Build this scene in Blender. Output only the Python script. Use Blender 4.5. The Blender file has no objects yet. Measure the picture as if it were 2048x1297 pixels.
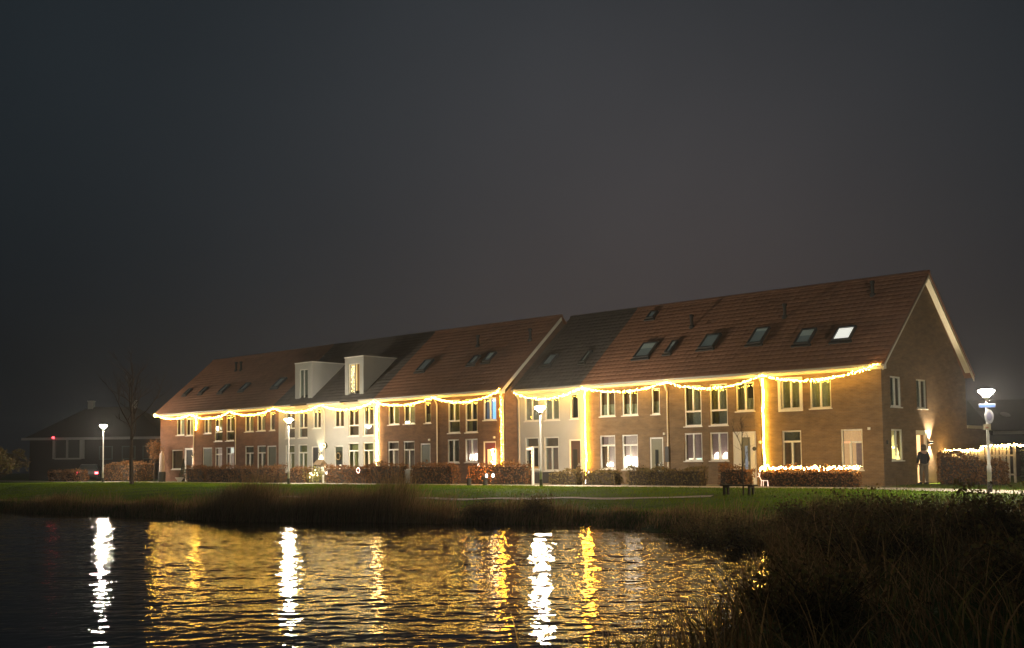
import bpy, math, random
import numpy as np
from mathutils import Vector, Matrix
random.seed(7)
RNG = np.random.default_rng(11)
SC = bpy.context.scene
COL = SC.collection

# ------------------------------------------------------------------ camera
YAW, PITCH, ROLL = math.radians(-42.7934), math.radians(3.6979), math.radians(-0.6534)
cam = bpy.data.cameras.new('camera')
cam_o = bpy.data.objects.new('camera', cam)
COL.objects.link(cam_o)
fw = Vector((math.sin(YAW)*math.cos(PITCH), math.cos(YAW)*math.cos(PITCH), math.sin(PITCH)))
rt = Vector((math.cos(YAW), -math.sin(YAW), 0))
up = rt.cross(fw)
rr = math.cos(ROLL)*rt + math.sin(ROLL)*up
uu = -math.sin(ROLL)*rt + math.cos(ROLL)*up
M = Matrix((rr, uu, -fw)).transposed().to_4x4()
M.translation = Vector((20.849, -46.8076, 1.2607))
cam_o.matrix_world = M
cam.sensor_width = 36
cam.lens = 36*2176.83/2048
cam.shift_y = 134.5/2048
cam.clip_end = 1000
SC.camera = cam_o

# ------------------------------------------------------------------ world: misty town night
W = bpy.data.worlds.new('World')
SC.world = W
W.use_nodes = True
nt = W.node_tree
nt.nodes.clear()
def wn(t, **k):
    n = nt.nodes.new(t)
    for a, b in k.items(): setattr(n, a, b)
    return n
wl = nt.links.new
tc = wn('ShaderNodeTexCoord')
def lobe(d, width, col):
    """a soft patch of town glow centred on direction d"""
    v = wn('ShaderNodeVectorMath', operation='DOT_PRODUCT')
    wl(tc.outputs['Generated'], v.inputs[0]); v.inputs[1].default_value = Vector(d).normalized()
    a = wn('ShaderNodeMath', operation='ARCCOSINE'); a.use_clamp = False
    c = wn('ShaderNodeMath', operation='MINIMUM'); c.inputs[1].default_value = 0.99999
    wl(v.outputs['Value'], c.inputs[0]); wl(c.outputs[0], a.inputs[0])
    q = wn('ShaderNodeMath', operation='DIVIDE'); q.inputs[1].default_value = math.radians(width)
    wl(a.outputs[0], q.inputs[0])
    p = wn('ShaderNodeMath', operation='POWER'); p.inputs[1].default_value = 2.0
    wl(q.outputs[0], p.inputs[0])
    g = wn('ShaderNodeMath', operation='MULTIPLY'); g.inputs[1].default_value = -1
    wl(p.outputs[0], g.inputs[0])
    e = wn('ShaderNodeMath', operation='EXPONENT'); wl(g.outputs[0], e.inputs[0])
    m = wn('ShaderNodeVectorMath', operation='SCALE'); m.inputs[0].default_value = col
    wl(e.outputs[0], m.inputs['Scale'])
    return m.outputs[0]
def dirpx(x, y):
    return rr*((x-1024)/2176.83) + uu*(-(y-783)/2176.83) + fw
SKY_BASE = (0.0098, 0.0138, 0.0170)
nz = wn('ShaderNodeTexNoise'); nz.inputs['Scale'].default_value = 3.0; nz.inputs['Detail'].default_value = 4
wl(tc.outputs['Generated'], nz.inputs['Vector'])
mr = wn('ShaderNodeMapRange'); mr.inputs['To Min'].default_value = 0.80; mr.inputs['To Max'].default_value = 1.20
wl(nz.outputs['Fac'], mr.inputs['Value'])
sep = wn('ShaderNodeSeparateXYZ'); wl(tc.outputs['Generated'], sep.inputs[0])
elv = wn('ShaderNodeMapRange', interpolation_type='SMOOTHSTEP'); elv.inputs['From Min'].default_value = 0; elv.inputs['From Max'].default_value = .34; elv.inputs['To Min'].default_value = .42; elv.inputs['To Max'].default_value = 1.18
wl(sep.outputs['Z'], elv.inputs['Value'])
bs = wn('ShaderNodeVectorMath', operation='SCALE'); bs.inputs[0].default_value = SKY_BASE; wl(elv.outputs[0], bs.inputs['Scale'])
add0 = wn('ShaderNodeVectorMath', operation='ADD'); wl(bs.outputs[0], add0.inputs[0])
wl(lobe(dirpx(1150, 300), 19, (0.0190, 0.0208, 0.0232)), add0.inputs[1])
add1 = wn('ShaderNodeVectorMath', operation='ADD')
wl(add0.outputs[0], add1.inputs[0]); wl(lobe(dirpx(1350, 660), 16, (0.028, 0.017, 0.0135)), add1.inputs[1])
mul = wn('ShaderNodeVectorMath', operation='SCALE')
wl(add1.outputs[0], mul.inputs[0]); wl(mr.outputs[0], mul.inputs['Scale'])
bg = wn('ShaderNodeBackground'); wl(mul.outputs[0], bg.inputs['Color']); bg.inputs['Strength'].default_value = 1.0
wo = wn('ShaderNodeOutputWorld'); wl(bg.outputs[0], wo.inputs['Surface'])

SC.view_settings.view_transform = 'Standard'
SC.view_settings.look = 'None'
SC.view_settings.exposure = 0
SC.view_settings.gamma = 1
SC.view_settings.use_curve_mapping = False
SC.render.engine = 'CYCLES'
SC.cycles.use_denoising = True
SC.cycles.max_bounces = 6
SC.cycles.diffuse_bounces = 3
SC.cycles.glossy_bounces = 3
SC.cycles.transparent_max_bounces = 12
SC.cycles.sample_clamp_indirect = 4
SC.cycles.sample_clamp_direct = 0
SC.cycles.caustics_reflective = False
SC.cycles.caustics_refractive = False
SC.cycles.use_light_tree = True
LAMP_E, GARLAND_E, COLUMN_E = 1550, 150, 190

# ------------------------------------------------------------------ materials
MATS = {}
def mat(name, col=(.5,.5,.5), rough=.7, noise=0, nscale=8, bump=0, bscale=30, metal=0, emit=None, es=0, spec=.5, shade=None, coords='Object', trans=0):
    if name in MATS: return MATS[name]
    m = bpy.data.materials.new(name); m.use_nodes = True
    t = m.node_tree; L = t.links.new
    b = t.nodes['Principled BSDF']
    b.inputs['Base Color'].default_value = (*col, 1)
    b.inputs['Roughness'].default_value = rough
    b.inputs['Metallic'].default_value = metal
    b.inputs['Specular IOR Level'].default_value = spec
    if emit:
        b.inputs['Emission Color'].default_value = (*emit, 1); b.inputs['Emission Strength'].default_value = es
    tcn = None
    if noise or bump or shade:
        tcn = t.nodes.new('ShaderNodeTexCoord')
    if noise or shade:
        fac = None
        if noise:
            n = t.nodes.new('ShaderNodeTexNoise'); n.inputs['Scale'].default_value = nscale; n.inputs['Detail'].default_value = 4
            L(tcn.outputs[coords], n.inputs['Vector'])
            r = t.nodes.new('ShaderNodeMapRange'); r.inputs['From Min'].default_value = .25; r.inputs['From Max'].default_value = .75
            r.inputs['To Min'].default_value = 1-noise; r.inputs['To Max'].default_value = 1+noise
            L(n.outputs['Fac'], r.inputs['Value']); fac = r.outputs[0]
        mixc = t.nodes.new('ShaderNodeVectorMath'); mixc.operation = 'SCALE'
        mixc.inputs[0].default_value = col
        if shade:
            a = t.nodes.new('ShaderNodeAttribute'); a.attribute_name = 'shade'
            cr = t.nodes.new('ShaderNodeValToRGB')
            els = cr.color_ramp.elements
            for i, c in enumerate(shade):
                p = i/(len(shade)-1)
                e = els[0] if i == 0 else (els[-1] if i == len(shade)-1 else els.new(p))
                e.position = p; e.color = (*c, 1)
            L(a.outputs['Fac'], cr.inputs['Fac']); L(cr.outputs['Color'], mixc.inputs[0])
        if fac: L(fac, mixc.inputs['Scale'])
        else: mixc.inputs['Scale'].default_value = 1
        L(mixc.outputs[0], b.inputs['Base Color'])
    if bump:
        n = t.nodes.new('ShaderNodeTexNoise'); n.inputs['Scale'].default_value = bscale; n.inputs['Detail'].default_value = 3
        L(tcn.outputs[coords], n.inputs['Vector'])
        bp = t.nodes.new('ShaderNodeBump'); bp.inputs['Strength'].default_value = bump; bp.inputs['Distance'].default_value = .02
        L(n.outputs['Fac'], bp.inputs['Height']); L(bp.outputs[0], b.inputs['Normal'])
    if trans:
        out = [n for n in t.nodes if n.type == 'OUTPUT_MATERIAL'][0]
        tl = t.nodes.new('ShaderNodeBsdfTranslucent'); mx = t.nodes.new('ShaderNodeMixShader'); mx.inputs[0].default_value = trans
        if b.inputs['Base Color'].is_linked: L(b.inputs['Base Color'].links[0].from_socket, tl.inputs['Color'])
        else: tl.inputs['Color'].default_value = (*col, 1)
        L(b.outputs[0], mx.inputs[1]); L(tl.outputs[0], mx.inputs[2]); L(mx.outputs[0], out.inputs['Surface'])
    MATS[name] = m
    return m

def brick(name, c1, c2, mortar):
    m = bpy.data.materials.new(name); m.use_nodes = True
    t = m.node_tree; L = t.links.new; b = t.nodes['Principled BSDF']
    uv = t.nodes.new('ShaderNodeUVMap')
    br = t.nodes.new('ShaderNodeTexBrick'); br.inputs['Scale'].default_value = 1
    br.inputs['Brick Width'].default_value = .22; br.inputs['Row Height'].default_value = .068
    br.inputs['Mortar Size'].default_value = .008; br.inputs['Mortar Smooth'].default_value = .2
    br.inputs['Color1'].default_value = (*c1, 1); br.inputs['Color2'].default_value = (*c2, 1); br.inputs['Mortar'].default_value = (*mortar, 1)
    L(uv.outputs[0], br.inputs['Vector'])
    n = t.nodes.new('ShaderNodeTexNoise'); n.inputs['Scale'].default_value = 1.3; n.inputs['Detail'].default_value = 6; n.inputs['Roughness'].default_value = .65
    mp = t.nodes.new('ShaderNodeMapping'); mp.inputs['Scale'].default_value = (1, 2.6, 1)
    L(uv.outputs[0], mp.inputs[0]); L(mp.outputs[0], n.inputs['Vector'])
    r = t.nodes.new('ShaderNodeMapRange'); r.inputs['From Min'].default_value = .3; r.inputs['From Max'].default_value = .7; r.inputs['To Min'].default_value = .72; r.inputs['To Max'].default_value = 1.25
    L(n.outputs['Fac'], r.inputs['Value'])
    s = t.nodes.new('ShaderNodeVectorMath'); s.operation = 'SCALE'
    L(br.outputs['Color'], s.inputs[0]); L(r.outputs[0], s.inputs['Scale']); L(s.outputs[0], b.inputs['Base Color'])
    b.inputs['Roughness'].default_value = .9; b.inputs['Specular IOR Level'].default_value = .2
    bp = t.nodes.new('ShaderNodeBump'); bp.inputs['Strength'].default_value = .5; bp.inputs['Distance'].default_value = .008
    inv = t.nodes.new('ShaderNodeMath'); inv.operation = 'SUBTRACT'; inv.inputs[0].default_value = 1
    L(br.outputs['Fac'], inv.inputs[1]); L(inv.outputs[0], bp.inputs['Height']); L(bp.outputs[0], b.inputs['Normal'])
    MATS[name] = m
    return m

def glassmat(name, tint=(.85,.9,.88)):
    m = bpy.data.materials.new(name); m.use_nodes = True
    t = m.node_tree; t.nodes.clear(); L = t.links.new
    o = t.nodes.new('ShaderNodeOutputMaterial'); mx = t.nodes.new('ShaderNodeMixShader')
    lw = t.nodes.new('ShaderNodeLayerWeight'); lw.inputs['Blend'].default_value = .5
    pw = t.nodes.new('ShaderNodeMath'); pw.operation = 'POWER'; pw.inputs[1].default_value = 4; L(lw.outputs['Facing'], pw.inputs[0])
    fr = t.nodes.new('ShaderNodeMath'); fr.operation = 'MULTIPLY_ADD'; fr.inputs[1].default_value = .9; fr.inputs[2].default_value = .07; L(pw.outputs[0], fr.inputs[0])
    tr = t.nodes.new('ShaderNodeBsdfTransparent'); tr.inputs['Color'].default_value = (*tint, 1)
    gl = t.nodes.new('ShaderNodeBsdfGlossy'); gl.inputs['Roughness'].default_value = .03
    L(fr.outputs[0], mx.inputs[0]); L(tr.outputs[0], mx.inputs[1]); L(gl.outputs[0], mx.inputs[2]); L(mx.outputs[0], o.inputs['Surface'])
    MATS[name] = m
    return m

def emat(name, col, s, base=None):
    return mat(name, base or col, .6, emit=col, es=s)

B_TAN = brick('brick_tan', (.205,.133,.072), (.165,.105,.058), (.19,.155,.12))
B_BROWN = brick('brick_brown', (.155,.082,.052), (.12,.062,.042), (.14,.11,.09))
B_RED = brick('brick_red', (.20,.088,.05), (.155,.066,.04), (.15,.115,.09))
STUCCO = mat('white_render', (.42,.415,.39), .9, noise=.07, nscale=1.2, bump=.25, bscale=60)
STUCCO2 = mat('grey_render', (.16,.16,.16), .9, noise=.12, nscale=1.5, bump=.25, bscale=60)
PLINTH = mat('dark_plinth', (.055,.058,.06), .85, noise=.2, nscale=3)
FRAME = mat('white_frame', (.74,.72,.66), .45, noise=.04, nscale=5)
FASCIA = mat('cream_fascia', (.70,.66,.55), .55, noise=.05, nscale=3)
GUTTER = mat('zinc_gutter', (.42,.43,.42), .45, metal=.3)
PIPE = mat('pale_pipe', (.62,.58,.50), .5)
GLASS = glassmat('window_glass')
TILE_O = mat('orange_tile', (.2,.08,.035), .8, noise=.16, nscale=.8, shade=[(.205,.096,.056),(.235,.110,.063),(.265,.125,.072)])
TILE_D = mat('grey_tile', (.04,.04,.04), .75, noise=.2, nscale=1.1, shade=[(.05,.046,.044),(.064,.058,.055),(.08,.072,.067)])
DARKM = mat('dark_metal', (.03,.032,.035), .5)
SLATE = mat('dark_frame', (.05,.055,.06), .5)
DOORS = {'green': mat('green_door', (.05,.06,.035), .5), 'brown': mat('brown_door', (.07,.04,.03), .5), 'red': mat('red_door', (.12,.018,.02), .45),
         'olive': mat('olive_door', (.16,.15,.09), .5), 'dark': mat('dark_door', (.03,.03,.035), .45), 'pale': mat('pale_door', (.45,.33,.2), .5)}
def curt(name, c, **k): return mat('curtain_'+name, c, .95, noise=.18, nscale=9, spec=.1, **k)
CUR = {'dark': curt('dark', (.035,.032,.03)), 'grey': curt('grey', (.32,.31,.28)), 'cream': curt('cream', (.50,.46,.36)),  # dark: near-black sheet painted in for an unlit room
       'blind': curt('blind', (.46,.46,.38)), 'sheer': curt('sheer', (.55,.54,.50)), 'olive': curt('olive', (.34,.31,.14)),
       'rose': curt('rose', (.38,.26,.24)), 'brownc': curt('brown', (.22,.14,.10)),
       'pinklit': curt('pink_lit', (.4,.3,.28), emit=(1,.68,.55), es=.40), 'dimpink': curt('pink_dim', (.3,.2,.2), emit=(1,.6,.5), es=.15),
       'peach': curt('peach_lit', (.35,.25,.18), emit=(1,.52,.24), es=.80), 'yellow': curt('yellow_lit', (.6,.5,.3), emit=(1,.70,.28), es=.42),
       'bluel': curt('blue_lit', (.3,.4,.6), emit=(.20,.48,1), es=2.2), 'bluedim': curt('blue_dim', (.2,.25,.35), emit=(.25,.45,.8), es=.22),
       'bright': curt('bright_lit', (.7,.7,.7), emit=(1,.93,.84), es=1.15), 'warm': curt('warm_lit', (.6,.4,.2), emit=(1,.68,.30), es=.9),
       'orange': curt('orange_lit', (.5,.3,.1), emit=(1,.45,.15), es=.5)}  # lit and dim cloths emit, replacing lamplight in the rooms behind
BULB = emat('warm_bulb', (1,.545,.07), GARLAND_E)
BULBW = emat('cool_bulb', (1,.62,.20), GARLAND_E)
BULBO = emat('amber_bulb', (1,.46,.03), COLUMN_E)
LAMPM = emat('lamp_glow', (1,.87,.67), LAMP_E)
WIRE = mat('dark_wire', (.02,.025,.015), .8)
POLE = mat('grey_pole', (.46,.45,.43), .45, metal=.2, noise=.08, nscale=6)
GLOWW = emat('white_glow', (1,.90,.78), 9)
GLOWY = emat('yellow_glow', (1,.78,.35), 7)
GLOWO = emat('orange_glow', (1,.45,.12), 6)
LEAFR = mat('beech_leaf', (.2,.1,.05), .8, shade=[(.09,.045,.02),(.22,.10,.04),(.34,.16,.065),(.26,.16,.06)], spec=.2, trans=.3)
LEAFO = mat('olive_leaf', (.1,.09,.03), .8, shade=[(.06,.05,.018),(.15,.115,.045),(.24,.165,.06),(.17,.14,.05)], spec=.2, trans=.3)
LEAFG = mat('evergreen_leaf', (.03,.05,.02), .7, shade=[(.010,.016,.008),(.025,.04,.018),(.045,.06,.025)], spec=.3)
LEAFD = mat('bank_leaf', (.05,.05,.02), .8, shade=[(.07,.05,.025),(.19,.125,.058),(.16,.16,.055),(.26,.17,.08)], spec=.2, trans=.45)
TWIG = mat('twig_bark', (.05,.035,.025), .95)
BARK = mat('bark', (.06,.045,.035), .95, noise=.3, nscale=12, bump=.5)
GRASSM = mat('grass_blade', (.06,.1,.02), .7, shade=[(.05,.105,.004),(.12,.225,.005),(.18,.29,.007),(.21,.23,.013)], spec=.05, trans=.3)
REEDM = mat('reed_blade', (.1,.07,.03), .8, shade=[(.12,.09,.035),(.28,.175,.08),(.52,.34,.17),(.17,.20,.055)], spec=.25, trans=.55)
WOODP = mat('pale_wood', (.42,.36,.29), .8, noise=.2, nscale=7)
WOODD = mat('dark_wood', (.04,.03,.022), .85, noise=.3, nscale=9)

# ------------------------------------------------------------------ mesh helpers
class MB:
    def __init__(s): s.v = []; s.f = []
    def quad(s, *p):
        n = len(s.v); s.v += [tuple(q) for q in p]; s.f.append(tuple(range(n, n+len(p))))
    def hexa(s, P):
        n = len(s.v); s.v += [tuple(q) for q in P]
        for f in ((0,3,2,1),(4,5,6,7),(0,1,5,4),(1,2,6,5),(2,3,7,6),(3,0,4,7)): s.f.append(tuple(n+i for i in f))
    def box(s, x0, x1, y0, y1, z0, z1, T=None):
        P = [(x0,y0,z0),(x1,y0,z0),(x1,y1,z0),(x0,y1,z0),(x0,y0,z1),(x1,y0,z1),(x1,y1,z1),(x0,y1,z1)]
        s.hexa([T(*q) for q in P] if T else P)
    def tube(s, pts, rad, n=8, cap=True):
        pts = [Vector(p) for p in pts]; base = len(s.v)
        if not hasattr(rad, '__len__'): rad = [rad]*len(pts)
        ref = None
        for i, p in enumerate(pts):
            d = (pts[min(i+1, len(pts)-1)]-pts[max(i-1, 0)])
            if d.length < 1e-9: d = Vector((0,0,1))
            d.normalize()
            a = d.orthogonal() if ref is None else (ref - d*ref.dot(d))
            if a.length < 1e-6: a = d.orthogonal()
            a.normalize(); ref = a; b = d.cross(a)
            for k in range(n):
                t = 2*math.pi*k/n; q = p + (a*math.cos(t)+b*math.sin(t))*rad[i]; s.v.append(tuple(q))
        for i in range(len(pts)-1):
            for k in range(n):
                k2 = (k+1) % n
                s.f.append((base+i*n+k, base+i*n+k2, base+(i+1)*n+k2, base+(i+1)*n+k))
        if cap:
            s.f.append(tuple(base+k for k in reversed(range(n)))); e = base+(len(pts)-1)*n
            s.f.append(tuple(e+k for k in range(n)))
    def lathe(s, prof, c=(0,0,0), n=16):
        base = len(s.v)
        for r, z in prof:
            for k in range(n):
                t = 2*math.pi*k/n; s.v.append((c[0]+r*math.cos(t), c[1]+r*math.sin(t), c[2]+z))
        for i in range(len(prof)-1):
            for k in range(n):
                k2 = (k+1) % n
                s.f.append((base+i*n+k, base+i*n+k2, base+(i+1)*n+k2, base+(i+1)*n+k))
        s.f.append(tuple(base+k for k in reversed(range(n)))); e = base+(len(prof)-1)*n
        s.f.append(tuple(e+k for k in range(n)))
    def ball(s, c, r, n=8, m=5, sz=1):
        s.lathe([(max(r*math.sin(math.pi*i/m), .0005), -r*sz*math.cos(math.pi*i/m)) for i in range(m+1)], c, n)
    def octa(s, c, r):
        n = len(s.v); x, y, z = c
        s.v += [(x+r,y,z),(x-r,y,z),(x,y+r,z),(x,y-r,z),(x,y,z+r),(x,y,z-r)]
        for f in ((0,2,4),(2,1,4),(1,3,4),(3,0,4),(2,0,5),(1,2,5),(3,1,5),(0,3,5)): s.f.append(tuple(n+i for i in f))
    def build(s, name, m, parent=None, uv=False, smooth=False):
        me = bpy.data.meshes.new(name); me.from_pydata(s.v, [], s.f); me.update()
        if uv:
            l = me.uv_layers.new(name='UVMap')
            for p in me.polygons:
                n = p.normal
                for li in p.loop_indices:
                    c = me.vertices[me.loops[li].vertex_index].co
                    l.data[li].uv = (c.x, c.z) if abs(n.y) > .6 else ((c.y, c.z) if abs(n.x) > .6 else (c.x, c.y))
        if smooth:
            me.polygons.foreach_set('use_smooth', [True]*len(me.polygons))
        me.materials.append(m)
        return link(name, me, parent)
def link(name, me, parent=None):
    o = bpy.data.objects.new(name, me); COL.objects.link(o)
    if parent: o.parent = parent
    return o
def tag(o, label=None, cat=None, group=None, kind=None):
    if label: o['label'] = label
    if cat: o['category'] = cat
    if group: o['group'] = group
    if kind: o['kind'] = kind
    return o
def thing(name, label, cat, loc=(0,0,0), rz=0, group=None):
    o = bpy.data.objects.new(name, None); COL.objects.link(o)
    o.location = loc; o.rotation_euler = (0,0,rz); o.empty_display_size = .3
    return tag(o, label, cat, group)
def copy_tree(o, parent=None):
    c = o.copy(); COL.objects.link(c)
    if parent: c.parent = parent
    for ch in list(o.children): copy_tree(ch, c)
    return c
def npmesh(name, V, F, m, parent=None, shade=None, smooth=False):
    """V (n,3), F (k,4 or 3) arrays"""
    me = bpy.data.meshes.new(name); k = F.shape[1]
    me.vertices.add(len(V)); me.vertices.foreach_set('co', np.ascontiguousarray(V, dtype=np.float32).ravel())
    me.loops.add(F.size); me.loops.foreach_set('vertex_index', np.ascontiguousarray(F, dtype=np.int32).ravel())
    me.polygons.add(len(F)); me.polygons.foreach_set('loop_start', np.arange(0, F.size, k, dtype=np.int32))
    if smooth: me.polygons.foreach_set('use_smooth', np.ones(len(F), dtype=bool))
    me.update(calc_edges=True); me.validate()
    if shade is not None:
        a = me.attributes.new('shade', 'FLOAT', 'FACE'); a.data.foreach_set('value', np.ascontiguousarray(shade, dtype=np.float32))
    me.materials.append(m)
    return link(name, me, parent)
def leaf_cloud(P, size, seed=0, up_bias=0.0):
    """P (n,3) centres -> quads facing anywhere, pointed like leaves"""
    r = np.random.default_rng(seed); n = len(P)
    a = r.normal(size=(n,3)); a /= np.linalg.norm(a, axis=1)[:,None]
    b = r.normal(size=(n,3)); b[:,2] += up_bias; b -= a*(a*b).sum(1)[:,None]; b /= np.linalg.norm(b, axis=1)[:,None]+1e-9
    c = np.cross(a, b)
    L = size*r.uniform(.6, 1.4, n)[:,None]; Wd = L*r.uniform(.3, .5, n)[:,None]
    V = np.stack([P-b*L*.6, P+c*Wd, P+b*L*.6, P-c*Wd], 1).reshape(-1,3)
    F = np.arange(4*n).reshape(n,4)
    return V, F, r.uniform(0, 1, n)
def blades(P, h, w, lean, seed=0, segs=4, wind=(.3,.1)):
    """grass or reed blades: base points P, heights h, curved over"""
    r = np.random.default_rng(seed); n = len(P)
    ang = r.uniform(0, 2*np.pi, n); ln = lean*r.uniform(.2, 1.3, n)
    dx = np.cos(ang)*ln+wind[0]*r.uniform(.2,1,n); dy = np.sin(ang)*ln+wind[1]*r.uniform(.2,1,n)
    fa = r.uniform(0, 2*np.pi, n); sx, sy = np.cos(fa), np.sin(fa)
    V = np.zeros((n, segs+1, 2, 3))
    for i in range(segs+1):
        t = i/segs; k = t**1.9
        cx = P[:,0]+dx*h*k; cy = P[:,1]+dy*h*k; cz = P[:,2]+h*(t-.38*np.hypot(dx,dy)*k)
        ww = w*(1-t**1.5*.93)*.5
        V[:,i,0] = np.stack([cx-sx*ww, cy-sy*ww, cz], 1); V[:,i,1] = np.stack([cx+sx*ww, cy+sy*ww, cz], 1)
    idx = np.arange(n)[:,None]*(2*(segs+1))
    F = np.concatenate([np.stack([idx[:,0]+2*i, idx[:,0]+2*i+1, idx[:,0]+2*i+3, idx[:,0]+2*i+2], 1) for i in range(segs)], 0)
    sh = np.tile(r.uniform(0,1,n), segs)
    return V.reshape(-1,3), F, sh

# ------------------------------------------------------------------ terrain, water, paths
WZ = -1.0
SHORE = np.array([(-140,-34),(-60,-26),(-32,-23.2),(-23,-22.4),(-17,-22.0),(-12,-19.6),(-8,-18.4),(-5,-17.2),(-1.5,-17.2),(2.5,-18.8),(5.5,-20.8),(8.3,-23.8),
    (10.2,-27.5),(11.8,-31.4),(13.6,-35.5),(14.6,-39),(14.6,-43),(10,-49),(0,-57),(-20,-66),(-60,-74),(-140,-80)], float)
def shore_dist(X, Y):
    """signed distance to the pond, positive on land"""
    d = np.full(X.shape, 1e9); inside = np.zeros(X.shape, bool); n = len(SHORE)
    for i in range(n):
        a = SHORE[i]; b = SHORE[(i+1) % n]; e = b-a
        t = np.clip(((X-a[0])*e[0]+(Y-a[1])*e[1])/(e@e), 0, 1)
        d = np.minimum(d, np.hypot(X-a[0]-t*e[0], Y-a[1]-t*e[1]))
        c = ((a[1] > Y) != (b[1] > Y))
        with np.errstate(divide='ignore', invalid='ignore'):
            inside ^= c & (X < (b[0]-a[0])*(Y-a[1])/(b[1]-a[1]+1e-12)+a[0])
    return np.where(inside, -d, d)
def ground_z(X, Y):
    X = np.asarray(X, float); Y = np.asarray(Y, float)
    d = shore_dist(X, Y) + .35*np.sin(X*.9+Y*.3)*np.exp(-np.abs(Y+20)/12) + .2*np.sin(X*2.3+1)*np.exp(-np.abs(Y+20)/12)
    t = np.clip(d/1.3, 0, 1); bank = WZ-.02+.50*t*t*(3-2*t)
    s = np.clip((d-1.0)/9.5, 0, 1); z = bank+(-WZ-.48)*s*s*(3-2*s)
    z = np.where(d < 0, WZ+np.maximum(d*.45, -1.4), z)
    rough = .025*np.sin(X*1.7+.6*Y)*np.sin(Y*1.3-.4*X)*np.clip((-6.6-Y)/2, 0, 1)
    return z+np.where(d > 0, rough, 0)
def axis(*segs):
    out = []
    for a, b, st in segs: out += list(np.arange(a, b, st))
    return np.array(out+[segs[-1][1]])
def gridmesh(name, xs, ys, zf, m, smooth=True):
    X, Y = np.meshgrid(xs, ys); Z = zf(X, Y)
    V = np.stack([X.ravel(), Y.ravel(), Z.ravel()], 1); nx, ny = len(xs), len(ys)
    i = (np.arange(ny-1)[:,None]*nx+np.arange(nx-1)[None]).ravel()
    return npmesh(name, V, np.stack([i, i+1, i+nx+1, i+nx], 1), m, smooth=smooth)
def turf_material():
    m = bpy.data.materials.new('turf'); m.use_nodes = True
    t = m.node_tree; L = t.links.new; b = t.nodes['Principled BSDF']
    c = t.nodes.new('ShaderNodeTexCoord'); out = None
    n1 = t.nodes.new('ShaderNodeTexNoise'); n1.inputs['Scale'].default_value = .7; n1.inputs['Detail'].default_value = 6
    n2 = t.nodes.new('ShaderNodeTexNoise'); n2.inputs['Scale'].default_value = 9; n2.inputs['Detail'].default_value = 5
    L(c.outputs['Object'], n1.inputs['Vector']); L(c.outputs['Object'], n2.inputs['Vector'])
    r = t.nodes.new('ShaderNodeValToRGB'); e = r.color_ramp.elements
    e[0].position = .3; e[0].color = (.05,.085,.008,1); e[1].position = .7; e[1].color = (.10,.16,.014,1)
    mx = t.nodes.new('ShaderNodeMath'); mx.operation = 'MULTIPLY_ADD'; mx.inputs[1].default_value = .5
    hl = t.nodes.new('ShaderNodeMath'); hl.operation = 'MULTIPLY'; hl.inputs[1].default_value = .5
    L(n1.outputs['Fac'], hl.inputs[0]); L(n2.outputs['Fac'], mx.inputs[0]); L(hl.outputs[0], mx.inputs[2])
    L(mx.outputs[0], r.inputs['Fac']); L(r.outputs[0], b.inputs['Base Color'])
    bp = t.nodes.new('ShaderNodeBump'); bp.inputs['Strength'].default_value = .8; bp.inputs['Distance'].default_value = .05
    L(n2.outputs['Fac'], bp.inputs['Height']); L(bp.outputs[0], b.inputs['Normal'])
    b.inputs['Roughness'].default_value = .9; b.inputs['Specular IOR Level'].default_value = .1
    return m
TURF = turf_material()
tag(gridmesh('ground', axis((-200,-150,10),(-150,-60,2),(-60,26,.5),(26,60,3),(60,120,10)), axis((-120,-100,10),(-100,-50,3),(-50,-4,.5),(-4,40,4),(40,200,20)), ground_z, TURF), kind='structure')

def water_z(X, Y):
    r = np.random.default_rng(5); Z = np.zeros(X.shape); near = np.clip((X+36)/4, 0, 1)
    ax, ay = -.68, .73
    for k in range(110):
        lam = .145*(4.5 ** r.uniform(0,1)) if k < 88 else r.uniform(.7, 2.0)
        th = r.uniform(-math.pi, math.pi) if k < 88 else r.normal(0, .6)
        kx = ax*math.cos(th)-ay*math.sin(th); ky = ax*math.sin(th)+ay*math.cos(th)
        sl = (.0084 if k < 88 else .0052)*r.uniform(.5,1.4)
        amp = sl*lam/(2*math.pi); K = 2*math.pi/lam
        ph = r.uniform(0, 6.28)+.8*np.sin(X*.21*r.uniform(.5,1.5)+r.uniform(0,6))+.8*np.sin(Y*.24*r.uniform(.5,1.5)+r.uniform(0,6))
        Z += amp*np.sin(K*(kx*X+ky*Y)+ph)
    patch = .82+.30*np.sin(X*.16+.9)*np.sin(Y*.21+X*.07)+.18*np.sin(X*.41+Y*.13)*np.sin(Y*.5-.2*X)
    return WZ+Z*near*patch*WAVE
WAVE = 1.0
def water_material():
    m = bpy.data.materials.new('pond_water'); m.use_nodes = True
    t = m.node_tree; L = t.links.new; b = t.nodes['Principled BSDF']
    b.inputs['Base Color'].default_value = (.006,.008,.008,1); b.inputs['Roughness'].default_value = .014; b.inputs['IOR'].default_value = 1.33
    b.inputs['Specular IOR Level'].default_value = .5
    c = t.nodes.new('ShaderNodeTexCoord'); mp = t.nodes.new('ShaderNodeMapping')
    mp.inputs['Rotation'].default_value = (0,0,math.radians(43)); mp.inputs['Scale'].default_value = (1,1,1)
    L(c.outputs['Object'], mp.inputs[0])
    n = t.nodes.new('ShaderNodeTexNoise'); n.inputs['Scale'].default_value = 6.5; n.inputs['Detail'].default_value = 2.5; n.inputs['Roughness'].default_value = .5
    L(mp.outputs[0], n.inputs['Vector'])
    bp = t.nodes.new('ShaderNodeBump'); bp.inputs['Strength'].default_value = 1; bp.inputs['Distance'].default_value = .006
    L(n.outputs['Fac'], bp.inputs['Height']); L(bp.outputs[0], b.inputs['Normal'])
    return m
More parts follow.
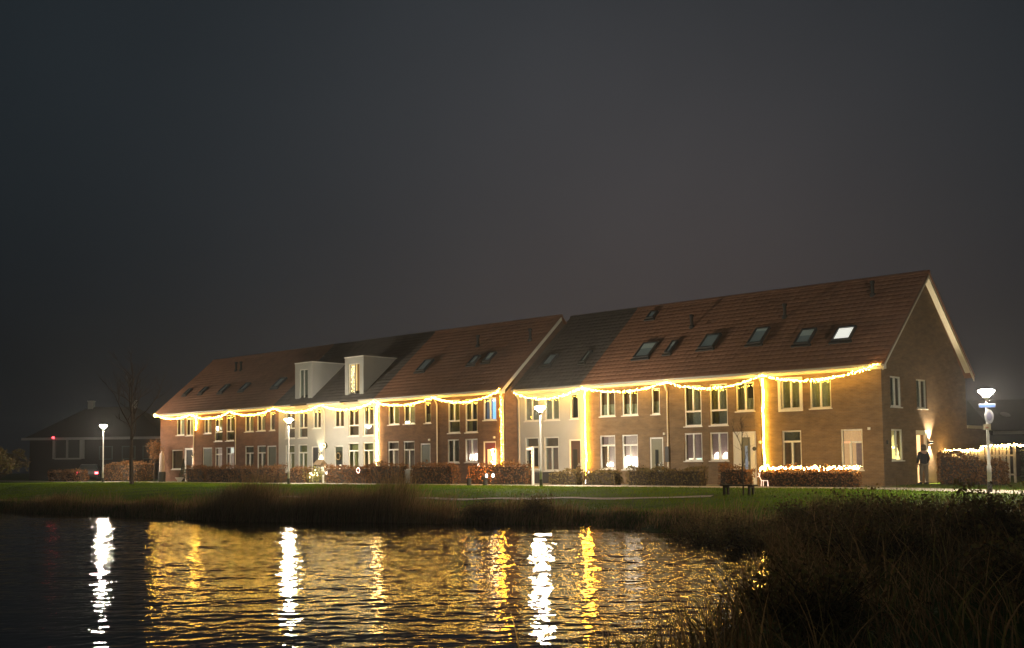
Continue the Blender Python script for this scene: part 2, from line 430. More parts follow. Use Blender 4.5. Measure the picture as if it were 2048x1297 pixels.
tag(gridmesh('water', axis((-160,-36,3),(-36,17,.05)), axis((-84,-46,2),(-46,-16,.05)), water_z, water_material()), kind='structure')

PAVE = mat('paving', (.40,.35,.29), .85, noise=.22, nscale=2.5, bump=.3, bscale=12)
def strip(name, pts, w, dz, m):
    """a paved ribbon laid on the terrain"""
    P = []
    for a, b in zip(pts[:-1], pts[1:]):
        n = max(2, int(math.dist(a, b)/.5))
        P += [(a[0]+(b[0]-a[0])*i/n, a[1]+(b[1]-a[1])*i/n) for i in range(n)]
    P.append(pts[-1]); P = np.array(P)
    T = np.gradient(P, axis=0); T /= np.linalg.norm(T, axis=1)[:,None]; N = np.stack([-T[:,1], T[:,0]], 1)
    q = [P+N*w*k for k in (-.5,-.25,0,.25,.5)]
    V = np.stack([np.concatenate([a, (ground_z(a[:,0], a[:,1])+dz)[:,None]], 1) for a in q], 1).reshape(-1,3)
    i = np.arange(len(P)-1)*5
    F = np.concatenate([np.stack([i+k+5, i+k, i+k+1, i+k+6], 1) for k in range(4)], 0)
    return tag(npmesh(name, V, F, m), kind='structure')
strip('path', [(-95,-5.2),(-22,-4.2),(2,-4.2),(6,-6.0),(14,-11)], 2.6, .012, PAVE)
strip('footpath', [(-2.2,-10.6),(-6,-11.8),(-12,-14.2),(-17,-16.2),(-24,-17.4)], .55, .03, PAVE)
gy = MB(); gy.box(-22.2, .8, -2.0, -.02, -.1, .012); gy.box(-61, -22.2, -2.2, -1.04, -.1, .012)
tag(gy.build('front_yard', mat('yard_paving', (.14,.12,.10), .9, noise=.25, nscale=3)), kind='structure')

# ------------------------------------------------------------------ night mist
HAZE = 0.0008
hz_ = MB(); hz_.box(-215, 135, -135, 215, -3.6, 11.8)
hm_ = bpy.data.materials.new('mist'); hm_.use_nodes = True; hm_.node_tree.nodes.clear()
v_ = hm_.node_tree.nodes.new('ShaderNodeVolumePrincipled'); v_.inputs['Color'].default_value = (.92,.93,.95,1); v_.inputs['Density'].default_value = HAZE; v_.inputs['Anisotropy'].default_value = .65
o_ = hm_.node_tree.nodes.new('ShaderNodeOutputMaterial'); hm_.node_tree.links.new(v_.outputs[0], o_.inputs['Volume'])
tag(hz_.build('haze', hm_), kind='stuff')
# ------------------------------------------------------------------ houses
X0L = -22.08; PRO = -1.02; ZE = 5.2; GZ = 5.42; RZ = 10.17; DEP = 10.05
SL = (RZ-GZ)/(DEP/2+.47)
def roof_z(dy): return GZ+(dy+.47)*SL
def wall_with_openings(mb, T, u0, u1, z0, z1, ops, depth=.35):
    us = sorted({u0, u1, *[max(u0,min(u1,o[0])) for o in ops], *[max(u0,min(u1,o[1])) for o in ops]})
    zs = sorted({z0, z1, *[o[2] for o in ops if z0 < o[2] < z1], *[o[3] for o in ops if z0 < o[3] < z1]})
    for a, b in zip(us[:-1], us[1:]):
        for c, d in zip(zs[:-1], zs[1:]):
            mu, mz = (a+b)/2, (c+d)/2
            if any(o[0] < mu < o[1] and o[2] < mz < o[3] for o in ops): continue
            mb.quad(T(a,0,c), T(b,0,c), T(b,0,d), T(a,0,d))
    for (a, b, c, d) in ops:
        mb.quad(T(a,0,c), T(a,0,d), T(a,depth,d), T(a,depth,c)); mb.quad(T(b,0,d), T(b,0,c), T(b,depth,c), T(b,depth,d))
        mb.quad(T(a,0,d), T(b,0,d), T(b,depth,d), T(a,depth,d)); mb.quad(T(b,0,c), T(a,0,c), T(a,depth,c), T(b,depth,c))
def window(house, T, x0, x1, z0, z1, style, cur, surround=False, fm=None, split=None):
    fm = fm or FRAME; f = MB(); w = .07; D0, D1 = .05, .13
    def bar(a, b, c, d): f.box(a, b, D0, D1, c, d, T)
    bar(x0, x1, z0, z0+w); bar(x0, x1, z1-w, z1); bar(x0, x0+w, z0+w, z1-w); bar(x1-w, x1, z0+w, z1-w)
    xm = (x0+x1)/2; L, R_, B, Tp = x0+w, x1-w, z0+w, z1-w; h = .045; panes = []
    if style == 'double':
        bar(xm-h, xm+h, B, Tp); panes = [(L, xm-h, B, Tp), (xm+h, R_, B, Tp)]
    elif style == 'french':
        zb = z0+(z1-z0)*.365
        bar(L, R_, zb-h, zb+h); bar(xm-h, xm+h, zb+h, Tp); panes = [(L, xm-h, zb+h, Tp), (xm+h, R_, zb+h, Tp), (L, R_, B, zb-h)]
    elif style == 'transom':
        zb = z0+(z1-z0)*.70
        bar(L, R_, zb-h, zb+h); bar(xm-h, xm+h, B, zb-h); panes = [(L, xm-h, B, zb-h), (xm+h, R_, B, zb-h), (L, R_, zb+h, Tp)]
    elif style == 'side':
        zb = z0+(z1-z0)*.68; xs = x0+(x1-x0)*.42
        bar(xs, R_, zb-h, zb+h); bar(xs-h, xs+h, B, zb-h); panes = [(L, xs-h, B, zb-h), (xs+h, R_, B, zb-h), (L, R_, zb+h, Tp)]
    else: panes = [(L, R_, B, Tp)]
    if surround:
        for q in ((x0-.13, x0, z0-.12, z1+.1), (x1, x1+.13, z0-.12, z1+.1)): f.box(q[0], q[1], -.07, .05, q[2], q[3], T)
        f.box(x0, x1, -.07, .05, z1, z1+.1, T); f.box(x0, x1, -.07, .05, z0-.12, z0, T)
    win = f.build('window', fm, house)
    for p in panes:
        g = MB(); g.box(p[0], p[1], .085, .095, p[2], p[3], T); g.build('pane', GLASS, win)
    if z0 > .3 and not surround:
        s = MB(); s.box(x0-.05, x1+.05, -.05, .05, z0-.055, z0-.002, T); s.build('sill', fm, win)
    if isinstance(cur, str): cur = [(0, 1, 0, 1, cur)]
    for (a, b, c, d, k) in cur:
        m = MB(); xa, xb = x0+(x1-x0)*a, x0+(x1-x0)*b; n = max(2, int((xb-xa)/.055)); za, zb = z0+(z1-z0)*c, z0+(z1-z0)*d
        base = .325 if k not in ('blind', 'bright') else .27
        for i in range(n):
            ua, ub = xa+(xb-xa)*i/n, xa+(xb-xa)*(i+1)/n; da, db = base+.018*(i % 2), base+.018*((i+1) % 2)
            m.quad(T(ua,da,za), T(ub,db,za), T(ub,db,zb), T(ua,da,zb))
        m.build('blind' if k == 'blind' else 'curtain', CUR[k], win)
    return win
def door(house, T, x0, x1, z1, col, light=None, wide=None, glow=None, fm=None):
    fm = fm or FRAME; f = MB(); w = .08
    a, b = (wide[0], wide[1]) if wide else (x0, x1)
    f.box(x0, x0+w, .04, .14, 0, z1, T); f.box(x1-w, x1, .04, .14, 0, z1, T); f.box(x0+w, x1-w, .04, .14, z1-w, z1, T)
    fr = f.build('door_frame', fm, house)
    if wide:
        s = MB(); 
        for (p, q) in ((a, x0-.003), (x1+.003, b)):
            if q-p < .06: continue
            n = max(1, int((q-p)/.11))
            for i in range(n):
                u0, u1 = p+(q-p)*i/n, p+(q-p)*(i+1)/n
                s.box(u0+.006, u1-.006, .03, .12, 0, z1, T)
        s.box(a, b, .03, .12, z1+.003, wide[2], T)
        s.build('door_surround', fm, house)
    d = MB(); d.box(x0+w+.004, x1-w-.004, .07, .12, .03, z1-w-.004, T)
    leaf = d.build('door', DOORS[col], house)
    c = (x0+x1)/2
    if light:
        ga, gb, gc, gd = light
        q = MB(); q.box(c+ga, c+gb, .058, .068, gc, gd, T); q.build('pane', CUR[glow] if glow else MATS['dark_pane'], leaf)
    h = MB(); h.box(x1-w-.13, x1-w-.09, .03, .07, 1.0, 1.14, T); h.build('handle', GUTTER, leaf)
    lb = MB(); lb.box(c-.15, c+.15, .06, .07, .98, 1.04, T); lb.build('letterbox', GUTTER, leaf)
    bk = MB(); bk.quad(T(x0,.34,0), T(x1,.34,0), T(x1,.34,z1), T(x0,.34,z1)); bk.build('hall', CUR['dark'], house)  # near-black sheet in place of the unlit hall
    return leaf
glassy = mat('dark_pane', (.03,.035,.035), .08)
def tiles(name, x0, x1, yo, m, parent, front=True, xr=0, xl=0):
    """overlapping pantiles laid in courses up one slope"""
    a, b = x0-xl, x1+xr; run = DEP/2+.47; Ls = math.hypot(run, RZ-GZ); nc = int(Ls/.335); nt_ = max(1, round((b-a)/.30))
    ca, sa = run/Ls, (RZ-GZ)/Ls
    prof = [(0,.016),(.22,.0),(.62,.0),(.84,.019),(1.0,.016)]
    w = (b-a)/nt_; V = []; sh = []
    I, J = np.meshgrid(np.arange(nt_), np.arange(nc), indexing='ij'); I = I.ravel(); J = J.ravel(); n = len(I); r = np.random.default_rng(int(abs(x0)*10)+(0 if front else 1))
    s0 = J*(Ls/nc); s1 = s0+(Ls/nc)+.05; jit = r.normal(0, .004, n)
    rows = []
    for (sv, lift) in ((s0, -.03), (s0, .014), (s1, .0)):
        for (u, hgt) in prof:
            hh = (hgt+lift+jit) if lift != -.03 else np.full(n, -.02)
            x = a+(I+u)*w; y = -.47+sv*ca-hh*sa; z = GZ+sv*sa+hh*ca
            if not front: y = DEP-y
            rows.append(np.stack([x, y+yo, z], 1))
    P = np.stack(rows, 1)
    base = np.arange(n)*15; F = []
    for row in (0, 1):
        for k in range(4):
            q = [base+row*5+k, base+row*5+k+1, base+(row+1)*5+k+1, base+(row+1)*5+k]
            F.append(np.stack(q if front else q[::-1], 1))
    F = np.concatenate(F, 0); shd = np.tile(np.clip(r.normal(.5, .22, n), 0, 1), 8)
    return tag(npmesh(name, P.reshape(-1,3), F, m, parent, shd), kind='stuff')
def skylight(house, yo, x0, x1, d0, d1, lit=None, shade=None):
    """roof window lying in the front slope, d0..d1 measured in plan"""
    Ls = math.hypot(1, SL); ca, sa = 1/Ls, SL/Ls
    def T(u, n, s): return (u, yo+d0+s*ca-n*sa, roof_z(d0)+s*sa+n*ca)
    H = (d1-d0)*Ls; f = MB(); w = .07
    for q in ((x0,x1,0,w),(x0,x1,H-w,H),(x0,x0+w,w,H-w),(x1-w,x1,w,H-w)): f.box(q[0], q[1], .01, .17, q[2], q[3], T)
    f.box(x0-.1, x1+.1, .015, .085, -.16, 0, T)
    sk = f.build('skylight', SLATE, house)
    g = MB(); g.quad(T(x0+w,.148,w), T(x1-w,.148,w), T(x1-w,.148,H-w), T(x0+w,.148,H-w)); g.build('pane', GLASS if lit is None else GLASS, sk)
    c = MB(); c.quad(T(x0+w,.10,w), T(x1-w,.10,w), T(x1-w,.10,H-w), T(x0+w,.10,H-w)); c.build('blind', CUR[lit] if lit else mat('skylight_glow', (.30,.36,.34), .8, emit=(.75,.9,.82), es=.045), sk)  # grey-green tone and faint glow stand in for light in the pane
    if shade:
        s = MB(); s.quad(T(x0+w,.115,H*shade), T(x1-w,.115,H*shade), T(x1-w,.115,H-w), T(x0+w,.115,H-w)); s.build('blind', mat('skylight_pale_glow', (.58,.62,.54), .8, emit=(.85,.95,.8), es=.085), sk)  # paler glowing sheet, light in the upper pane put into its colour
def vent(house, yo, x, dy, h=.7):
    z = roof_z(dy); m = MB(); m.lathe([(.15,-.1),(.15,.08),(.085,.12),(.085,h-.12),(.12,h-.12),(.12,h),(.02,h+.03)], (x, yo+dy, z), 10)
    m.build('vent_pipe', DARKM, house)
def downspout(house, x, y, z1=5.15):
    m = MB(); m.tube([(x,y-.06,.05),(x,y-.06,z1-.35),(x,y-.28,z1)], .04, 8); m.build('downspout', PIPE, house)

def house(name, label, x0, x1, yo, wallm, tilem, wins, group='houses of the terrace', plinth=False, right_end=False, left_end=False, dormer=None, fm=None):
    h = thing(name, label, 'house', (0,0,0), 0, group)
    T = lambda u, d, z: (u, yo+d, z)
    ops = []; walls = MB()
    for wdef in wins:
        if wdef['k'] == 'win': ops.append((wdef['x'][0], wdef['x'][1], wdef['z'][0], wdef['z'][1]))
        else:
            wd = wdef.get('wide'); ops.append((wd[0], wd[1], 0, wd[2]) if wd else (wdef['x'][0], wdef['x'][1], 0, wdef['z']))
    wall_with_openings(walls, T, x0, x1, 0, ZE+.02, ops)
    walls.quad((x1,yo+DEP,0), (x0,yo+DEP,0), (x0,yo+DEP,ZE), (x1,yo+DEP,ZE))
    walls.quad((x0,yo,0),(x0,yo+DEP,0),(x1,yo+DEP,0),(x1,yo,0))
    if right_end == 'return':
        walls.quad((x1,yo,0),(x1,yo+DEP,0),(x1,yo+DEP,ZE),(x1,yo+DEP/2,RZ-.12),(x1,yo,ZE))
    if left_end:
        walls.quad((x0,yo+DEP,0),(x0,yo,0),(x0,yo,ZE),(x0,yo+DEP/2,RZ-.12),(x0,yo+DEP,ZE))
    gops = []
    if right_end == 'gable':
        TG = lambda u, d, z: (x1-d, yo+u, z)
        gops = [(.93,2.10,3.56,4.95),(3.83,5.03,3.56,4.95),(.88,2.12,1.12,2.54),(3.60,4.92,0,2.52)]
        wall_with_openings(walls, TG, 0, DEP, 0, ZE, gops)
        walls.quad((x1,yo,ZE),(x1,yo+DEP,ZE),(x1,yo+DEP/2,RZ-.12))
    walls.build('wall', wallm, h, uv=True)
    if plinth:
        pb = MB(); cuts = sorted([(o[0], o[1]) for o in ops if o[2] < .6]); u = x0
        for a, b in cuts+[(x1, x1)]:
            if a > u: pb.box(u, a, yo-.025, yo-.002, 0, .64)
            u = b
        pb.build('plinth', PLINTH, h)
    for wdef in wins:
        if wdef['k'] == 'win': window(h, T, *wdef['x'], *wdef['z'], wdef['s'], wdef['c'], wdef.get('sur', False), fm)
        else: door(h, T, *wdef['x'], wdef['zd'] if 'zd' in wdef else wdef['z'], wdef['col'], wdef.get('light'), wdef.get('wide'), wdef.get('glow'), fm)
    # eaves, gutter, roof
    segs = [(x0, x1)]
    if dormer: segs = [(x0, dormer[0]-.01), (dormer[1]+.01, x1)]
    er = .26 if right_end == 'gable' else 0
    fa = MB(); gu = MB()
    for i, (a, b) in enumerate(segs):
        e = er if i == len(segs)-1 else 0
        fa.box(a, b+e, yo-.36, yo-.003, ZE, ZE+.23)
        gu.box(a, b+e, yo-.50, yo-.365, GZ-.11, GZ-.005)
    fa.build('fascia', FASCIA, h); gu.build('gutter', GUTTER, h)
    rf = MB(); xr = .34 if right_end == 'gable' else (.12 if right_end else 0); xl = .25 if left_end else 0
    a, b = x0-xl, x1+xr; o = .05
    yf, ym, yb = yo-.46, yo+DEP/2, yo+DEP+.47
    rf.quad((a,yf,GZ-o),(b,yf,GZ-o),(b,ym,RZ-o),(a,ym,RZ-o)); rf.quad((b,yb,GZ-o),(a,yb,GZ-o),(a,ym,RZ-o),(b,ym,RZ-o))
    rf.quad((a,yf,GZ-.12),(a,ym,RZ-.12),(b,ym,RZ-.12),(b,yf,GZ-.12)); rf.quad((a,yb,GZ-.12),(b,yb,GZ-.12),(b,ym,RZ-.12),(a,ym,RZ-.12))
    n = int((b-a)/.33)
    for i in range(n):
        u0 = a+(b-a)*i/n; u1 = a+(b-a)*(i+1)/n+.03
        rf.tube([(u0,ym,RZ-.03),(min(u1,b+.02),ym,RZ-.02)], [.12,.105], 8)
    r = rf.build('roof', tilem, h)
    tiles('roof_tile', x0, x1, yo, tilem, r, True, xr, xl)
    tiles('roof_tile', x0, x1, yo, tilem, r, False, xr, xl)
    if right_end:
        bb = MB(); X = x1+(.27 if right_end == 'gable' else .02); Xo = x1+(.31 if right_end == 'gable' else .11); so = MB()
        for sgn in (0, 1):
            f = (lambda d: yo+d) if sgn == 0 else (lambda d: yo+DEP-d)
            p0, p1 = -.44, DEP/2
            if right_end == 'return' and sgn: continue
            zt = lambda d: roof_z(d)-.06
            hb = .26
            A = [(X, f(p0), zt(p0)-hb), (Xo, f(p0), zt(p0)-hb), (Xo, f(p1), zt(p1)-hb), (X, f(p1), zt(p1)-hb), (X, f(p0), zt(p0)), (Xo, f(p0), zt(p0)), (Xo, f(p1), zt(p1)), (X, f(p1), zt(p1))]
            bb.hexa(A)
            if right_end == 'gable':
                a_, b_, c_ = x1+.003, X-.002, (lambda d: zt(d)-.16)
                so.hexa([(a_,f(p0+.4),c_(p0+.4)-.03),(b_,f(p0+.4),c_(p0+.4)-.03),(b_,f(p1),c_(p1)-.03),(a_,f(p1),c_(p1)-.03),(a_,f(p0+.4),c_(p0+.4)),(b_,f(p0+.4),c_(p0+.4)),(b_,f(p1),c_(p1)),(a_,f(p1),c_(p1))])
        bb.build('bargeboard', FASCIA, h)
        if so.v: so.build('soffit', FASCIA, h)
    if dormer:
        dx0, dx1, wx0, wx1, wz0, wz1, cur = dormer; zt = 8.30
        d = MB(); TD = lambda u, q, z: (u, yo-.012+q, z)
        wall_with_openings(d, TD, dx0, dx1, ZE+.03, zt, [(wx0, wx1, wz0, wz1)], .33)
        yr = (zt-GZ)/SL-.47; yb_ = yo+yr
        for X in (dx0, dx1):
            d.quad((X,yo-.012,ZE+.03), (X,yb_,zt), (X,yo-.012,zt))
        d.quad((dx0,yo-.012,zt),(dx1,yo-.012,zt),(dx1,yb_,zt),(dx0,yb_,zt))
        dm = d.build('dormer', STUCCO, h)
        tr = MB(); tr.box(dx0-.03, dx1+.03, yo-.05, yb_+.2, zt+.003, zt+.07); tr.build('dormer_roof', FRAME, dm)
        f = MB(); w = .06; xm = (wx0+wx1)/2
        for q in ((wx0,wx1,wz0,wz0+w),(wx0,wx1,wz1-w,wz1),(wx0,wx0+w,wz0+w,wz1-w),(wx1-w,wx1,wz0+w,wz1-w),(xm-.04,xm+.04,wz0+w,wz1-w)): f.box(q[0], q[1], .06, .13, q[2], q[3], TD)
        f.build('window_frame', FRAME, dm)
        for (p, q) in ((wx0+w, xm-.04), (xm+.04, wx1-w)):
            g = MB(); g.box(p, q, .09, .10, wz0+w, wz1-w, TD); g.build('pane', GLASS, dm)
        for (p, q, k) in cur:
            c = MB(); c.quad(TD(wx0+(wx1-wx0)*p,.3,wz0), TD(wx0+(wx1-wx0)*q,.3,wz0), TD(wx0+(wx1-wx0)*q,.3,wz1), TD(wx0+(wx1-wx0)*p,.3,wz1)); c.build('curtain', CUR[k], dm)
    if right_end == 'gable':
        TG = lambda u, d, z: (x1-d, yo+u, z)
        window(h, TG, .93, 2.10, 3.56, 4.95, 'double', 'sheer'); window(h, TG, 3.83, 5.03, 3.56, 4.95, 'double', [(0,.35,0,1,'grey'),(.35,1,0,1,'sheer')])
        window(h, TG, .88, 2.12, 1.12, 2.54, 'double', [(0,.42,0,1,'grey'),(.42,1,0,1,'yellow')])
    return h
def win(x0, x1, z0, z1, s, c, **k): return dict(k='win', x=(x0,x1), z=(z0,z1), s=s, c=c, **k)
def dr(x0, x1, z1, col, **k): return dict(k='door', x=(x0,x1), z=z1, col=col, **k)
TH, UH = 2.62, 5.02

h12 = house('terraced_house', 'tan brick end house showing its gable, side door and one glowing skylight', -5.81, 0, 0, B_TAN, TILE_O, [
    win(-4.98,-3.98,3.60,5.00,'double','blind',sur=True), win(-3.49,-2.42,3.57,5.00,'double','blind'),
    win(-4.99,-3.99,.84,2.58,'transom',[(0,1,.7,1,'grey'),(0,1,0,.7,'rose')]), win(-2.01,-.96,.71,2.56,'side',[(0,.55,0,1,'peach'),(.55,1,.68,1,'peach'),(.55,1,0,.68,'dimpink')])], right_end='gable')
h11 = house('terraced_house', 'tan brick house whose white boarded door surround stands behind a sapling', -11.37, -5.813, 0, B_TAN, TILE_O, [
    win(-10.49,-9.46,2.95,UH,'french','grey'), win(-8.98,-7.94,2.95,UH,'french',[(0,.3,0,1,'olive'),(.3,1,0,1,'grey')]), win(-7.46,-6.43,3.60,UH,'double',[(0,.5,0,1,'grey'),(.5,1,0,.45,'blind'),(.5,1,.45,1,'dark')]),
    win(-10.53,-9.46,1.19,2.60,'double','dimpink'), win(-9.02,-7.95,1.19,2.60,'double','dimpink'),
    dr(-7.30,-6.66,2.40,'olive',wide=(-7.70,-6.39,2.60),light=(-.06,.08,.55,1.9),glow='bluedim')])
h10 = house('terraced_house', 'tan brick house with tall brightly lit ground windows beside the rope light column', -16.937, -11.373, 0, B_TAN, TILE_O, [
    win(-15.97,-14.92,3.65,UH,'double',[(0,1,0,.48,'blind'),(0,1,.48,1,'brownc')]), win(-14.45,-13.41,3.65,UH,'double',[(0,1,0,.45,'blind'),(0,1,.45,1,'brownc')]), win(-12.54,-12.00,3.64,UH,'single',[(0,1,0,.5,'blind'),(0,1,.5,1,'brownc')]),
    win(-16.00,-14.96,.80,TH,'transom',[(0,.32,0,.7,'brownc'),(.32,1,0,1,'pinklit'),(0,.32,.7,1,'dimpink')]), win(-14.50,-13.46,.78,TH,'transom',[(0,1,0,.3,'bright'),(0,1,.3,1,'pinklit')]),
    dr(-12.70,-11.84,2.44,'olive',light=(-.12,.08,.6,1.8))])
h9 = house('terraced_house', 'white rendered house with dark plinth behind the street lamp at mid row', -22.06, -16.94, 0, STUCCO, TILE_D, [
    win(-21.50,-20.40,3.58,5.0,'double','grey'), win(-19.96,-18.86,3.58,5.0,'double','grey'), win(-18.08,-17.48,3.59,5.0,'single','dark'),
    win(-21.50,-20.46,.78,2.64,'transom',[(0,1,.7,1,'brownc'),(0,1,.1,.7,'dark'),(0,1,0,.1,'orange')]), win(-20.02,-18.95,.72,2.64,'transom',[(0,1,.7,1,'brownc'),(0,1,0,.7,'rose')]),
    dr(-18.19,-17.34,2.46,'brown',light=(-.18,.12,.5,1.9))], plinth=True)
h8 = house('terraced_house', 'brown brick house with a glowing doorway and a blue lit bedroom window', -27.65, X0L, PRO, B_BROWN, TILE_O, [
    win(-26.87,-25.83,3.02,UH,'french','olive'), win(-25.39,-24.34,3.02,UH,'french',[(0,.3,0,1,'olive'),(.3,.6,0,1,'dark'),(.6,1,0,1,'olive')]), win(-23.87,-22.81,3.70,UH,'double',[(0,.45,0,1,'bluedim'),(.45,1,0,1,'bluel')]),
    win(-26.94,-25.92,1.24,2.64,'double','grey'), win(-25.43,-24.36,1.25,2.64,'double','dimpink'),
    dr(-23.90,-22.87,2.46,'red',light=(-.22,.10,.25,2.0),glow='warm')], right_end='return')
h7 = house('terraced_house', 'brown brick house behind the grey utility cabinet, no lit windows', -33.21, -27.653, PRO, B_BROWN, TILE_O, [
    win(-32.40,-31.31,3.70,UH,'double','olive'), win(-30.90,-29.83,3.70,UH,'double',[(0,.6,0,1,'cream'),(.6,1,0,1,'grey')]), win(-28.97,-28.37,3.69,UH,'single',[(0,1,0,.45,'blind'),(0,1,.45,1,'brownc')]),
    win(-32.44,-31.39,.87,2.63,'transom','rose'), win(-30.96,-29.90,.80,2.62,'transom','rose'), dr(-29.38,-28.45,2.45,'green')])
h6 = house('terraced_house', 'white rendered house with a brightly lit dormer window', -38.77, -33.213, PRO, STUCCO, TILE_D, [
    win(-37.91,-36.90,3.70,UH,'double','brownc'), win(-36.42,-35.35,3.06,UH,'french','brownc'), win(-34.87,-33.85,3.06,UH,'french','brownc'),
    win(-36.45,-35.38,.84,2.63,'transom','olive'), win(-34.91,-33.88,.84,2.63,'transom','olive'), dr(-37.95,-37.0,2.47,'green',light=(-.25,.25,.4,2.1))],
    dormer=(-36.78,-34.84,-36.41,-35.25,5.72,7.90,[(0,.5,'warm'),(.5,.62,'brownc'),(.62,1,'orange')]), plinth=True)
h5 = house('terraced_house', 'white rendered house with an unlit dormer and a bright wall lamp by its door', -44.34, -38.773, PRO, STUCCO, TILE_D, [
    win(-43.50,-42.40,3.07,UH,'french','brownc'), win(-41.99,-40.93,3.07,UH,'french','brownc'), win(-40.32,-39.42,3.70,UH,'double','brownc'),
    win(-43.50,-42.45,.70,2.62,'transom','olive'), win(-42.0,-40.96,.70,2.62,'transom','olive'), dr(-40.47,-39.68,2.47,'dark')],
    dormer=(-42.36,-40.38,-41.88,-40.88,5.72,7.88,[(0,1,'grey')]), plinth=True)
h4 = house('terraced_house', 'red brown brick house beside the white dormered pair, narrow door panel', -49.90, -44.343, PRO, B_RED, TILE_O, [
    win(-48.62,-47.47,3.68,UH,'double','cream'), win(-47.07,-45.96,3.70,UH,'double',[(0,.5,0,1,'cream'),(.5,1,0,1,'brownc')]), win(-45.43,-44.78,3.70,UH,'single','brownc'),
    win(-48.60,-47.46,.88,2.63,'transom','grey'), win(-47.02,-45.91,.88,2.63,'transom','grey'), dr(-45.75,-44.62,2.60,'green')])
h3 = house('terraced_house', 'red brown brick house with a white lit pane in its ground window', -55.46, -49.903, PRO, B_RED, TILE_O, [
    win(-54.22,-53.15,3.70,UH,'double','cream'), win(-52.73,-51.61,3.06,UH,'french','olive'), win(-51.15,-50.03,3.06,UH,'french','olive'),
    win(-52.70,-51.64,.89,2.58,'transom','pinklit'), win(-51.15,-50.03,.89,2.60,'transom',[(0,1,0,.68,'pinklit'),(.25,1,.72,1,'bright'),(0,.25,.72,1,'grey')]), dr(-54.40,-53.05,2.62,'green')])
h2 = house('terraced_house', 'red brown brick end house at the far end of the row', -60.80, -55.463, PRO, B_RED, TILE_O, [
    win(-58.30,-57.10,3.66,UH,'double','sheer'), win(-56.86,-55.63,3.60,UH,'double','sheer'),
    win(-59.0,-57.35,.95,2.50,'single','brownc'), dr(-56.95,-55.85,2.55,'dark',wide=(-57.05,-55.84,2.62))], left_end=True)
HS = dict(zip((12,11,10,9,8,7,6,5,4,3,2), (h12,h11,h10,h9,h8,h7,h6,h5,h4,h3,h2)))
for hn, yo, l in ((2,PRO,[(-59.5,-59.0,1.3,1.9,None,None),(-57.1,-56.6,1.3,1.9,None,None)]), (3,PRO,[(-54.1,-53.5,1.2,1.95,None,None),(-51.2,-50.6,1.2,1.9,None,None)]),
        (4,PRO,[(-46.9,-46.1,1.2,2.05,None,None)]), (7,PRO,[(-31.3,-30.5,1.45,2.35,None,None)]), (8,PRO,[(-26.7,-26.15,1.6,2.25,None,None),(-25.5,-24.95,1.7,2.4,None,.35)]),
        (9,0,[(-21.1,-20.4,1.1,1.9,None,None),(-18.2,-17.85,1.1,1.9,None,None)]), (10,0,[(-15.6,-15.1,4.0,4.5,None,None),(-14.4,-13.4,1.05,2.05,None,.62),(-12.45,-12.08,1.2,2.0,None,.6)]),
        (11,0,[(-10.4,-9.5,1.3,2.2,None,None),(-7.5,-6.7,1.3,2.3,None,.8)]), (12,0,[(-4.75,-3.95,1.0,1.9,None,.55),(-2.8,-1.88,1.0,1.8,'bright',None)])):
    for (a, b, c, d, lit, sh) in l: skylight(HS[hn], yo, a, b, c, d, lit, sh)
for hn, yo, x, dy in ((3,PRO,-55.2,3.5),(3,PRO,-54.5,3.5),(8,PRO,-28.4+1,3.2),(8,PRO,-22.95,3.2),(10,0,-11.9,3.0),(11,0,-6.3,3.0),(12,0,-2.0,3.85)): vent(HS[hn], yo, x, dy)
for hn, yo, x in ((11,0,-5.95),(10,0,-11.5),(9,0,-21.9),(8,PRO,-22.2),(7,PRO,-27.78),(4,PRO,-49.75),(5,PRO,-38.95),(6,PRO,-33.35),(2,PRO,-55.6)): downspout(HS[hn], x, yo)
# open side door of the end house with the lit hall behind it
TG = lambda u, d, z: (-d, u, z)
hm = MB(); hm.box(3.60,3.70,.02,.14,0,2.52,TG); hm.box(4.82,4.92,.02,.14,0,2.52,TG); hm.box(3.70,4.82,.02,.14,2.30,2.52,TG); hm.build('door_frame', FRAME, h12)
hb = MB()
hb.quad(TG(3.6,.35,0),TG(3.6,1.5,0),TG(3.6,1.5,2.5),TG(3.6,.35,2.5)); hb.quad(TG(4.92,1.5,0),TG(4.92,.35,0),TG(4.92,.35,2.5),TG(4.92,1.5,2.5)); hb.quad(TG(3.6,1.5,0),TG(4.92,1.5,0),TG(4.92,1.5,2.5),TG(3.6,1.5,2.5))
hb.quad(TG(3.6,.35,2.5),TG(4.92,.35,2.5),TG(4.92,1.5,2.5),TG(3.6,1.5,2.5)); hb.build('hall', mat('hall_glow', (.75,.6,.42), .9, emit=(1,.62,.28), es=1.5), h12)  # hall surfaces emit evenly in place of a hall lamp
dl = MB()
dl.hexa([TG(3.72,.16,.02),TG(3.78,.13,.02),TG(4.30,.98,.02),TG(4.24,1.0,.02),TG(3.72,.16,2.28),TG(3.78,.13,2.28),TG(4.30,.98,2.28),TG(4.24,1.0,2.28)]); dl.build('door', DOORS['pale'], h12)
# rear extension, flush with the gable
ex = MB(); ex.quad((-.003,10.06,0),(-.003,13.0,0),(-.003,13.0,2.7),(-.003,10.06,2.7)); ex.quad((-.003,13,0),(-5.6,13,0),(-5.6,13,2.7),(-.003,13,2.7)); ex.build('extension', B_TAN, h12, uv=True)
ef = MB(); ef.box(-5.6,.06,10.06,13.1,2.703,2.86); ef.build('extension_roof', FASCIA, h12)
